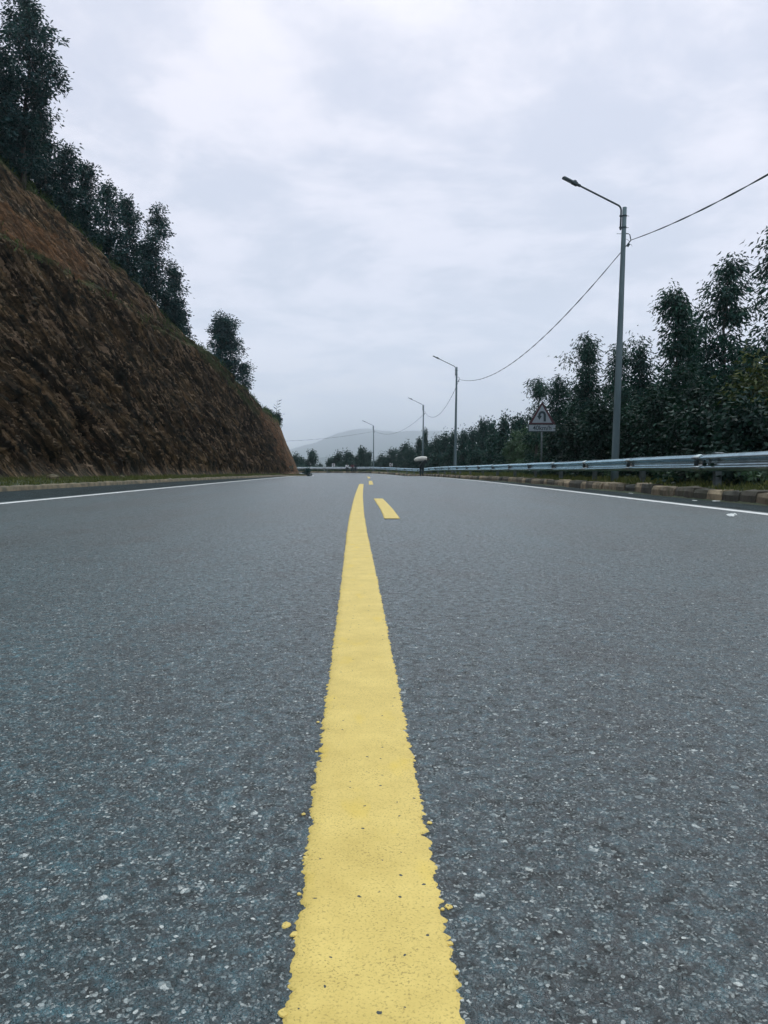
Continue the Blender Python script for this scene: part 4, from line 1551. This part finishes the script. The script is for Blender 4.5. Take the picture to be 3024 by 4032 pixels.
# --- trees on the rim of the cutting
G1 = 'gum trees on the rim of the rock cutting'
RT = [
    (62, -50, 41.5, 132, 'tallest tree on the rock cutting, its loose crown reaching the top left corner', dict(prof='oval', base=0.08, nb=60, gap=0.10, lper=78)),
    (-75, 150, 39.5, 150, 'tree at the left frame edge, beside the tallest tree on the cutting', dict(prof='oval', base=0.1, nb=40)),
    (20, 440, 42.5, 105, 'low dense tree in front of the tallest tree on the cutting rim', dict(prof='oval', base=0.05, nb=40)),
    (165, 425, 44.5, 85, 'pointed dark tree just right of the tallest tree on the cutting', dict(prof='cone', base=0.05, nb=38)),
    (235, 575, 46.0, 80, 'second pointed tree down the rim, dense and dark to its foot', dict(prof='cone', base=0.04, nb=36)),
    (318, 640, 48.5, 72, 'third pointed tree down the rim, with a narrow upright tip', dict(prof='cone', base=0.04, nb=34)),
    (415, 730, 51.5, 68, 'narrow tree with see-through gaps, before the double-topped pair on the rim', dict(prof='column', base=0.05, nb=34, gap=0.08)),
    (495, 775, 53.0, 62, 'round-topped tree paired with the narrow gappy tree on the rim', dict(prof='column', base=0.05, nb=32)),
    (600, 810, 57.0, 85, 'tall loose tree with sky gaps near the middle of the rim', dict(prof='oval', base=0.08, nb=38, gap=0.12)),
    (560, 960, 56.0, 55, 'short leafy tree filling the foot of the tall loose tree', dict(prof='oval', base=0.04, nb=26)),
    (680, 1055, 61.0, 42, 'slim short tree at the lower end of the upper tree row', dict(prof='column', base=0.05, nb=30)),
    (882, 1250, 72.5, 80, 'lone round bushy tree standing out on the lower rim of the cutting', dict(prof='oval', base=0.06, nb=64, lper=80)),
    (945, 1440, 74.0, 42, 'small leaning side tree under the lone round tree', dict(prof='oval', base=0.25, nb=18, lean=(0.18, 0))),
]
for i, (px, top, Y, rp, lab, kw) in enumerate(RT):
    p = at(px, top, Y)
    rm = rim(Y)
    bz = rm.z - 0.3
    if px < rm.x:
        pass
    X = p.x
    hh = p.z - bz
    kw2 = dict(L=0.22, W=0.085, lper=62, droop=0.35, cr=0.40, nclump=2.7)
    kw2.update(kw)
    make_tree(100 + i, hh, 1.0 * rp * Y / F, 'gum_tree', lab, RID, (X, Y + 0.3, bz), group=G1, **kw2)

# a second rank behind them closes the gaps low down
for i, (px, top, Y, rp) in enumerate(((-60, 560, 42, 110), (110, 610, 45.0, 80), (200, 760, 46.8, 62), (275, 830, 48, 52), (360, 930, 50.5, 48), (455, 1010, 53.5, 48), (640, 1150, 59.5, 45), (540, 1100, 56.5, 42), (672, 1215, 61, 32))):
    p = at(px, top, Y)
    make_tree(140 + i, max(1.2, p.z - rim(Y).z + 0.3), rp * Y / F, 'shrub', 'low dark shrub between the gum trees on the cutting rim', RID, (p.x, Y + 0.8, rim(Y).z - 0.3), group='shrubs on the cutting rim', cat='shrub', L=0.26, W=0.09, lper=40, droop=0.3, cr=0.45, nclump=2.6, prof='flat', base=0.02, nb=30)
for i, (px, top, Y, rp, lab) in enumerate(((785, 1385, 66.5, 22, 'round dark shrub on the rim, just uphill of the lone round tree'), (840, 1420, 69.5, 24, 'shrub tucked against the uphill side of the lone round tree'), (718, 1225, 63.2, 24, 'tiny shrub below the last slim tree of the rim'), (1088, 1652, 84.5, 11, 'little shrub on the far tip of the cutting'), (1050, 1645, 82, 15, 'low tuft of shrub before the tip of the cutting'), (985, 1570, 78, 18, 'low shrub on the rim beyond the lone round tree'))):
    p = at(px, top, Y)
    make_tree(160 + i, max(0.4, p.z - rim(Y).z + 0.35), rp * Y / F, 'shrub', lab, RID, (p.x, Y + 0.3, rim(Y).z - 0.3), cat='shrub', L=0.22, W=0.08, lper=36, droop=0.25, cr=0.22, nclump=3.5, prof='flat', base=0.02, nb=24)

# the thin reed sticking up at the tip
p = at(1088, 1640, 84)
reed = thing('reed', (p.x, 84, rim(83.5).z - 0.1), 'thin bent reed standing on the far tip of the cutting', 'plant')
rb = MB()
rb.tube([(0, 0, 0), (0.03, 0, 0.8), (0.10, 0, 1.5), (0.16, 0, 1.9)], [0.022, 0.018, 0.012, 0.006], 6)
rb.build('stem', M['stalk'], reed)
rr = np.random.default_rng(4)
PPr = np.array([(0.03 + 0.02 * k, 0, 0.7 + 0.17 * k) for k in range(7)])
DDr = np.array([((-1) ** k * 0.9 + 0.3, rr.normal(0, .3), 0.5) for k in range(7)])
quads_mesh('leaf', leaves(PPr, DDr, np.full(7, 0.55), np.full(7, 0.09), rr), M['leaf_ridge'], reed, np.full(7, 0.4))

# --- trees behind the guardrail, near
G2 = 'young gum trees behind the near guardrail'
NT = [
    (3060, 900, 18.5, 135, 'gum tree cut off by the right frame edge, its branch tips hanging in the sky', GUM, dict(prof='oval', nb=40, gap=0.1)),
    (2870, 1020, 22.5, 112, 'tall slim gum tree next to the one at the right frame edge', GUM, dict(prof='column', nb=44, gap=0.05)),
    (2683, 1112, 24.5, 118, 'tall pointed gum tree between the tallest lamp and the right frame edge', GUM, dict(prof='cone', nb=52)),
    (2765, 1230, 26.0, 70, 'shorter gum tree squeezed behind the tall pointed one', GUM, dict(prof='cone', nb=38)),
    (2535, 1352, 28.5, 66, 'small gum tree right behind the tallest lamp, on its right', GUM, dict(prof='cone', nb=36)),
    (2440, 1345, 31.5, 62, 'gum tree mostly hidden by the tallest lamp post', GUM, dict(prof='cone', nb=36)),
    (2322, 1308, 33.0, 88, 'dark double-width gum tree left of the tallest lamp', GUM, dict(prof='cone', nb=46)),
    (2195, 1482, 37.0, 60, 'short gum tree just right of the triangular sign', GUM, dict(prof='cone', nb=34)),
    (2120, 1484, 41.0, 36, 'wispy light-tipped gum tree directly behind the triangular sign', GUM, dict(prof='column', nb=30, gap=0.15)),
]
for i, (px, top, Y, rp, lab, mt, kw) in enumerate(NT):
    kw2 = dict(L=0.175, W=0.046, lper=95, droop=0.62, cr=0.32, nclump=3.9, base=0.04, up=(5, 62))
    kw2.update(kw)
    tree_px(200 + i, px, top, Y, rp, 'gum_tree', lab, mt, group=G2, **kw2)

# dense filling trees and shrubs behind and under them
FILL = [
    (2950, 1385, 26, 117, DEEP, 'dark bushy tree low at the right, behind the tall slim gum tree'),
    (3120, 1355, 20, 135, DEEP, 'broad dark bush cut off by the right frame edge, below the gum tree'),
    (2840, 1485, 28, 99, DEEP, 'dark filling tree behind the tall slim gum tree'),
    (2640, 1505, 31, 99, DEEP, 'dark filling tree behind the tall pointed gum tree'),
    (2560, 1535, 33, 90, DEEP, 'dark filling tree behind the small gum tree by the lamp'),
    (2440, 1515, 37, 99, DEEP, 'dark filling tree behind the lamp post'),
    (2290, 1535, 39, 90, DEEP, 'dark filling tree behind the double-width gum tree'),
    (2225, 1625, 43, 72, DEEP, 'dark filling tree right behind the sign plate'),
    (2150, 1675, 47, 54, DEEP, 'dark low tree behind the sign post'),
]
for i, (px, top, Y, rp, mt, lab) in enumerate(FILL):
    tree_px(230 + i, px, top, Y, rp, 'bushy_tree', lab, mt, group='dense trees behind the young gum trees', L=0.26, W=0.08, lper=52, droop=0.5, cr=0.42, nclump=2.8, base=0.02, nb=44, prof='oval', up=(0, 55))

SH = [
    (2990, 1500, 17.5, 120, 'yellow-tipped shrub low at the right frame edge', (M['leaf_yellow'], M['bark']), 'yellow'),
    (2870, 1600, 18.5, 120, 'leafy shrub under the tall slim gum tree', DEEP, ''),
    (2730, 1560, 20.5, 110, 'leafy shrub in front of the tall pointed gum tree', DEEP, ''),
    (2600, 1580, 22.5, 100, 'leafy shrub just right of the tallest lamp post', DEEP, ''),
    (2500, 1640, 24.5, 80, 'low shrub at the foot of the tallest lamp post', DEEP, ''),
    (2370, 1620, 27.0, 90, 'dark shrub just left of the tallest lamp post', DEEP, ''),
    (2280, 1680, 29.5, 70, 'dark shrub between the sign and the tallest lamp', DEEP, ''),
    (2200, 1700, 33.5, 60, 'low shrub at the right foot of the sign post', DEEP, ''),
    (2085, 1705, 45.0, 60, 'pale green shrub left of the sign post', (M['leaf_light'], M['bark']), ''),
    (2030, 1740, 50.0, 50, 'low pale green shrub farther left of the sign', (M['leaf_light'], M['bark']), ''),
    (2950, 1640, 15.0, 150, 'low leafy shrub behind the nearest guardrail length', DEEP, ''),
    (2780, 1690, 17.0, 120, 'low leafy shrub behind the second guardrail length', DEEP, ''),
]
for i, (px, top, Y, rp, lab, mt, k) in enumerate(SH):
    tree_px(260 + i, px, top, Y, rp, 'shrub', lab, mt, cat='shrub', group='shrubs behind the guardrail', L=0.15, W=0.065, lper=60, droop=0.4, cr=0.30, nclump=3.6, base=0.02, nb=34, prof='flat', up=(0, 60))

# --- distant trees: a few kinds, copied
FT = []
for i, (pf, gp_, lo_) in enumerate((('oval', 0.05, 'far'), ('cone', 0.0, 'far'), ('column', 0.1, 'far'), ('oval', 0.15, 'far'))):
    t = make_tree(300 + i, 6.0, 1.75, 'distant_tree', 'x', FAR, (0, 0, 0), L=0.36, W=0.16, lper=30, droop=0.35, cr=0.5, nclump=2.6, base=0.03, nb=52, prof=pf, gap=gp_)
    FT.append(t)
far_pts = [  # px, top, Y, radius px, kind
    (1992, 1642, 62, 40, 1), (2020, 1652, 60, 34, 1), (2050, 1646, 59, 30, 2), (1945, 1664, 68, 30, 1), (1911, 1658, 73, 24, 2), (1885, 1682, 76, 24, 1), (1960, 1700, 64, 40, 0), (1862, 1690, 80, 30, 1), (1828, 1697, 84, 30, 0), (1905, 1720, 74, 34, 0),
    (1790, 1704, 88, 30, 1), (1752, 1707, 95, 28, 0), (1724, 1722, 100, 26, 1), (1700, 1742, 103, 24, 0), (1677, 1700, 106, 13, 3), (1651, 1730, 108, 16, 2), (1621, 1762, 112, 24, 0), (1594, 1748, 118, 27, 0), (1567, 1778, 122, 18, 1), (1545, 1771, 125, 20, 2), (1520, 1800, 127, 20, 0), (1501, 1791, 128, 20, 0),
    (1448, 1782, 131, 17, 2), (1425, 1765, 132, 18, 2), (1404, 1795, 131, 26, 0), (1371, 1780, 131, 30, 0), (1341, 1783, 132, 24, 1), (1318, 1795, 132, 22, 0), (1298, 1806, 131, 18, 0),
    (1263, 1826, 132, 14, 0), (1230, 1777, 131, 20, 2), (1212, 1812, 131, 12, 3), (1188, 1800, 130, 20, 0), (1168, 1790, 132, 24, 1),
    (1650, 1790, 106, 30, 0), (1720, 1790, 96, 34, 0), (1775, 1780, 88, 34, 0), (1830, 1775, 80, 36, 0), (1885, 1770, 72, 40, 0), (1945, 1765, 65, 44, 0), (2010, 1760, 57, 46, 0), (1600, 1808, 112, 26, 0), (1560, 1815, 118, 24, 0), (1480, 1815, 126, 24, 0), (1445, 1820, 127, 20, 0), (1385, 1815, 127, 26, 0), (1345, 1822, 127, 24, 0), (1190, 1830, 126, 24, 0), (1240, 1834, 127, 24, 0),
]
used = set()
for i, (px, top, Y, rp, k) in enumerate(far_pts):
    p = at(px, top, Y)
    bz = tz(p.x, Y) - 0.2
    o = FT[k] if k not in used else copy_tree(FT[k])
    used.add(k)
    o.location = (p.x, Y, bz)
    h = p.z - bz
    o.scale = (rp * Y / F / 1.45, rp * Y / F / 1.45, h / 6.1)
    o.rotation_euler = (0, 0, i * 1.9)
    if Y < 86:
        lab, g = 'dark tree in the row beyond the sign, behind the middle stretch of guardrail', 'trees along the middle guardrail'
    elif px > 1480:
        lab, g = 'small dark tree in the distance between the person with the sack and the farthest lamp', 'distant trees right of the farthest lamp'
    elif px > 1280:
        lab, g = 'small dark tree in the distant clump behind the three walkers', 'distant trees behind the three walkers'
    else:
        lab, g = 'small distant tree beside the foot of the rock cutting', 'distant trees beside the cutting'
    tag(o, lab, 'tree', g)


# --- grass and ground plants
def blades(name, pts, hgt, mat, seed, spread=0.5, wid=0.012, kind='stuff'):
    rng = np.random.default_rng(seed)
    n = len(pts)
    D = np.stack([rng.normal(0, spread, n), rng.normal(0, spread, n), np.ones(n)], 1)
    V = leaves(np.array(pts), D, hgt * rng.uniform(0.4, 1.25, n), wid * rng.uniform(.7, 1.4, n), rng, 0.1)
    return tag(quads_mesh(name, V, mat, None, np.clip(rng.normal(0.45, 0.28, n), 0, 1)), None, None, kind='stuff')


rng = np.random.default_rng(8)
pts, hts = [], []
rkp = resample(RK, 0.1)
nn_, _ = normals2(rkp)
for i in range(len(rkp)):
    y = rkp[i, 1]
    if y < 6:
        continue
    m_ = 60 if y < 30 else (22 if y < 60 else 9)
    o = rng.uniform(0.20, 2.6, m_)
    q = rkp[i] + nn_[i] * o[:, None] + rng.normal(0, 0.05, (m_, 2))
    cl_ = np.array([mn.noise((a * 1.3, b * 1.3, 0)) for a, b in q])
    keep = cl_ > -0.25
    q = q[keep]
    pts.append(q)
    hts.append((0.10 + 0.15 * np.clip(cl_[keep] + 0.2, 0, 1)) * (1.0 if y < 40 else 1.5))
q = np.vstack(pts)
z = terrain(q[:, 0], q[:, 1]) - 0.01
hts = np.concatenate(hts)
blades('grass', np.column_stack([q, z]), hts, M['grass'], 1, 0.45, 0.018)

pts, hts = [], []
lkp = resample(LK, 0.1)
nl_, _ = normals2(lkp)
for i in range(len(lkp)):
    y = lkp[i, 1]
    if y < 14 or lkp[i, 0] < -12 or y > 92:
        continue
    wdt = max(0.5, lkp[i, 0] - float(np.interp(y, TOE[:200, 1], TOE[:200, 0]))) + 0.5
    m_ = 44
    o = rng.uniform(0.12, wdt, m_)
    q = lkp[i] - nl_[i] * o[:, None] + rng.normal(0, 0.05, (m_, 2))
    cl_ = np.array([mn.noise((a * 0.9, b * 0.9, 4)) for a, b in q])
    keep = cl_ > -0.35
    pts.append(q[keep])
    hts.append(0.10 + 0.28 * np.clip(cl_[keep], 0, 1) * (0.5 + 0.5 * (o[keep] / wdt)))
q = np.vstack(pts)
z = terrain(q[:, 0], q[:, 1]) - 0.01
blades('grass', np.column_stack([q, z]), np.concatenate(hts), M['grass'], 2, 0.45, 0.022)

# tufts on ledge and rim of the cutting
ii = np.where((CTV > 55) & (CTV < tcorner + 2))[0]
pts, hts = [], []
for i in ii[::2]:
    col_ = CP[i]
    h = col_[239, 2]
    for _ in range(26):
        r_ = rng.uniform()
        if r_ < 0.86:
            j = int(np.clip(rng.normal(240, 4), 228, 246))
        else:
            hb = 10.0
            j = int(np.argmin(np.abs(col_[:240, 2] - hb - rng.normal(0.1, 0.35))))
            if h < 11:
                j = int(np.clip(rng.normal(212, 13), 170, 239))
        p = col_[j] + rng.normal(0, 0.10, 3)
        if mn.noise((p[1] * 0.7, p[2] * 0.9, 1.0)) > -0.2:
            pts.append(p)
            hts.append(rng.uniform(0.12, 0.5))
blades('grass', np.array(pts), np.array(hts), M['grass_green'], 3, 0.55, 0.05)


# broad-leaved weeds between kerb and rail
def weed(seed, loc, s, label):
    rng = np.random.default_rng(seed)
    root = thing('weed', loc, label, 'plant', 'leafy weeds under the guardrail')
    st = MB()
    PPw, DDw = [], []
    for k in range(7):
        az = rng.uniform(0, 6.28)
        tip = Vector((math.cos(az) * 0.22 * s, math.sin(az) * 0.22 * s, rng.uniform(0.25, 0.48) * s))
        st.tube([(0, 0, -0.03), tuple(tip * 0.55), tuple(tip)], [0.007, 0.005, 0.003], 5)
        for q in range(7):
            p = tip * rng.uniform(0.4, 1.05)
            PPw.append(p)
            DDw.append((rng.normal(0, 1), rng.normal(0, 1), rng.normal(0.1, 0.5)))
    st.build('stem', M['stalk'], root)
    n = len(PPw)
    quads_mesh('leaf', leaves(np.array(PPw), np.array(DDw), np.full(n, 0.13 * s), np.full(n, 0.075 * s), rng), M['leaf_light'], root, np.clip(rng.normal(.4, .25, n), 0, 1))
    return root


wl = [(2735, 1905, 16.6, 'bright leafy weed under the rail, between the two nearest posts'), (2620, 1900, 19.5, 'leafy weed just right of the second guardrail post'), (2930, 1905, 14.2, 'leafy weed right of the nearest guardrail post'), (2680, 1912, 17.6, 'low leafy weed left of the bright one between the two nearest posts'), (2400, 1893, 22.5, 'small weed at the foot of the tallest lamp post'), (2980, 1925, 13.4, 'leafy weed at the right frame edge below the rail'), (2600, 1890, 20.8, 'small weed behind the second guardrail post')]
for i, (px, py, Y, lab) in enumerate(wl):
    x = max(at(px, py, Y).x, at_y(RK, Y) + 0.75)
    weed(400 + i, (x, Y, tz(x, Y)), 1.0, lab)

# loose stones at the foot of the cutting
def rock(seed, loc, s, label):
    m = MB()
    m.ellipsoid((0, 0, 0), (s, s * 0.7, s * 0.5), None, 9, 6, 0.16, seed)
    o = m.build('rock', M['kerb_left'])
    o.location = loc
    o.rotation_euler = (0.1, 0.2, seed * 1.3)
    return tag(o, label, 'rock', 'loose stones at the foot of the cutting')


for i, (px, Y, s, lab) in enumerate(((480, 33, 0.17, 'pale loose stone in the grass at the foot of the cutting'), (205, 27, 0.26, 'flat tan stone in the left verge grass, nearest the frame edge'), (1240, 82, 0.28, 'dark loose rock at the road edge past the tip of the cutting'))):
    x = at(px, 1880, Y).x
    rock(30 + i, (x, Y, tz(x, Y) + 0.06), s, lab)
for i, (px, Y, rp, lab) in enumerate(((1132, 80, 12, 'small dark weed clump on the verge at the tip of the cutting'), (1210, 83, 14, 'low bush at the road edge just past the tip of the cutting'))):
    x = at(px, 1870, Y).x
    make_tree(420 + i, 0.7, rp * Y / F, 'shrub', lab, RID, (x, Y, tz(x, Y) - 0.02), cat='shrub', L=0.16, W=0.06, lper=30, droop=0.2, cr=0.18, nclump=5, prof='flat', base=0.02, nb=18)

# ------------------------------------------------------------------ far mountains
def range_(name, Y, prof, seed, depth, rough):
    xs = np.linspace(-6500, 6500, 420)
    vs = np.linspace(0, 1, 40)
    pxs = np.array([p[0] for p in prof], float)
    hs = np.array([(HORIZ - p[1]) / F * Y for p in prof])
    P = np.zeros((len(xs), len(vs) * 2 - 1, 3))
    for i, x in enumerate(xs):
        px = CX + x / Y * F
        h = float(np.interp(px, pxs, hs)) + rough * mn.noise((x * 0.004, seed, 0)) + rough * 0.4 * mn.noise((x * 0.013, seed, 3))
        for j in range(P.shape[1]):
            u = j / (P.shape[1] - 1) * 2 - 1
            prf = (1 - abs(u)) ** 1.15
            n_ = rough * 1.6 * mn.fractal((x * 0.0016, u * depth * 0.0016, seed), 0.9, 2.1, 5) * math.sin(PI * abs(u)) if True else 0
            P[i, j] = (x, Y + u * depth, -150 + (h + 150) * prf + n_)
    return tag(grid_mesh(name, P, M['mountain'], True), None, None, kind='structure')


range_('mountain', 6800, [(-4000, 1760), (900, 1800), (1136, 1772), (1250, 1738), (1330, 1708), (1390, 1692), (1450, 1688), (1500, 1697), (1560, 1700), (1630, 1696), (1670, 1701), (1720, 1698), (1780, 1700), (2000, 1690), (2600, 1700), (5000, 1760)], 2.0, 1300, 14)
range_('mountain', 3600, [(-4000, 1800), (1000, 1800), (1200, 1806), (1320, 1794), (1400, 1790), (1480, 1796), (1600, 1804), (1900, 1800), (5000, 1800)], 7.0, 700, 8)

# ------------------------------------------------------------------ mist lying in the valley, then the haze over everything
def volume_mat(name, col, dens, aniso=0.0):
    m = bpy.data.materials.new(name)
    m.use_nodes = True
    nt = m.node_tree
    nt.nodes.clear()
    o = nt.nodes.new('ShaderNodeOutputMaterial')
    v = N(nt, 'ShaderNodeVolumePrincipled', Density=dens, Anisotropy=aniso)
    v.inputs['Color'].default_value = (*col, 1)
    nt.links.new(v.outputs[0], o.inputs['Volume'])
    return m


HB = MB()
x0, x1, y0, y1, z0, z1 = -9000, 9000, -950, 9000, GROUND_MIN - 160, 460
HB.box(((x0 + x1) / 2, (y0 + y1) / 2, (z0 + z1) / 2), (x1 - x0, y1 - y0, z1 - z0))
tag(HB.build('haze', volume_mat('pale_haze', (0.90, 0.955, 1.0), 0.00034, 0.88)), None, None, kind='stuff')
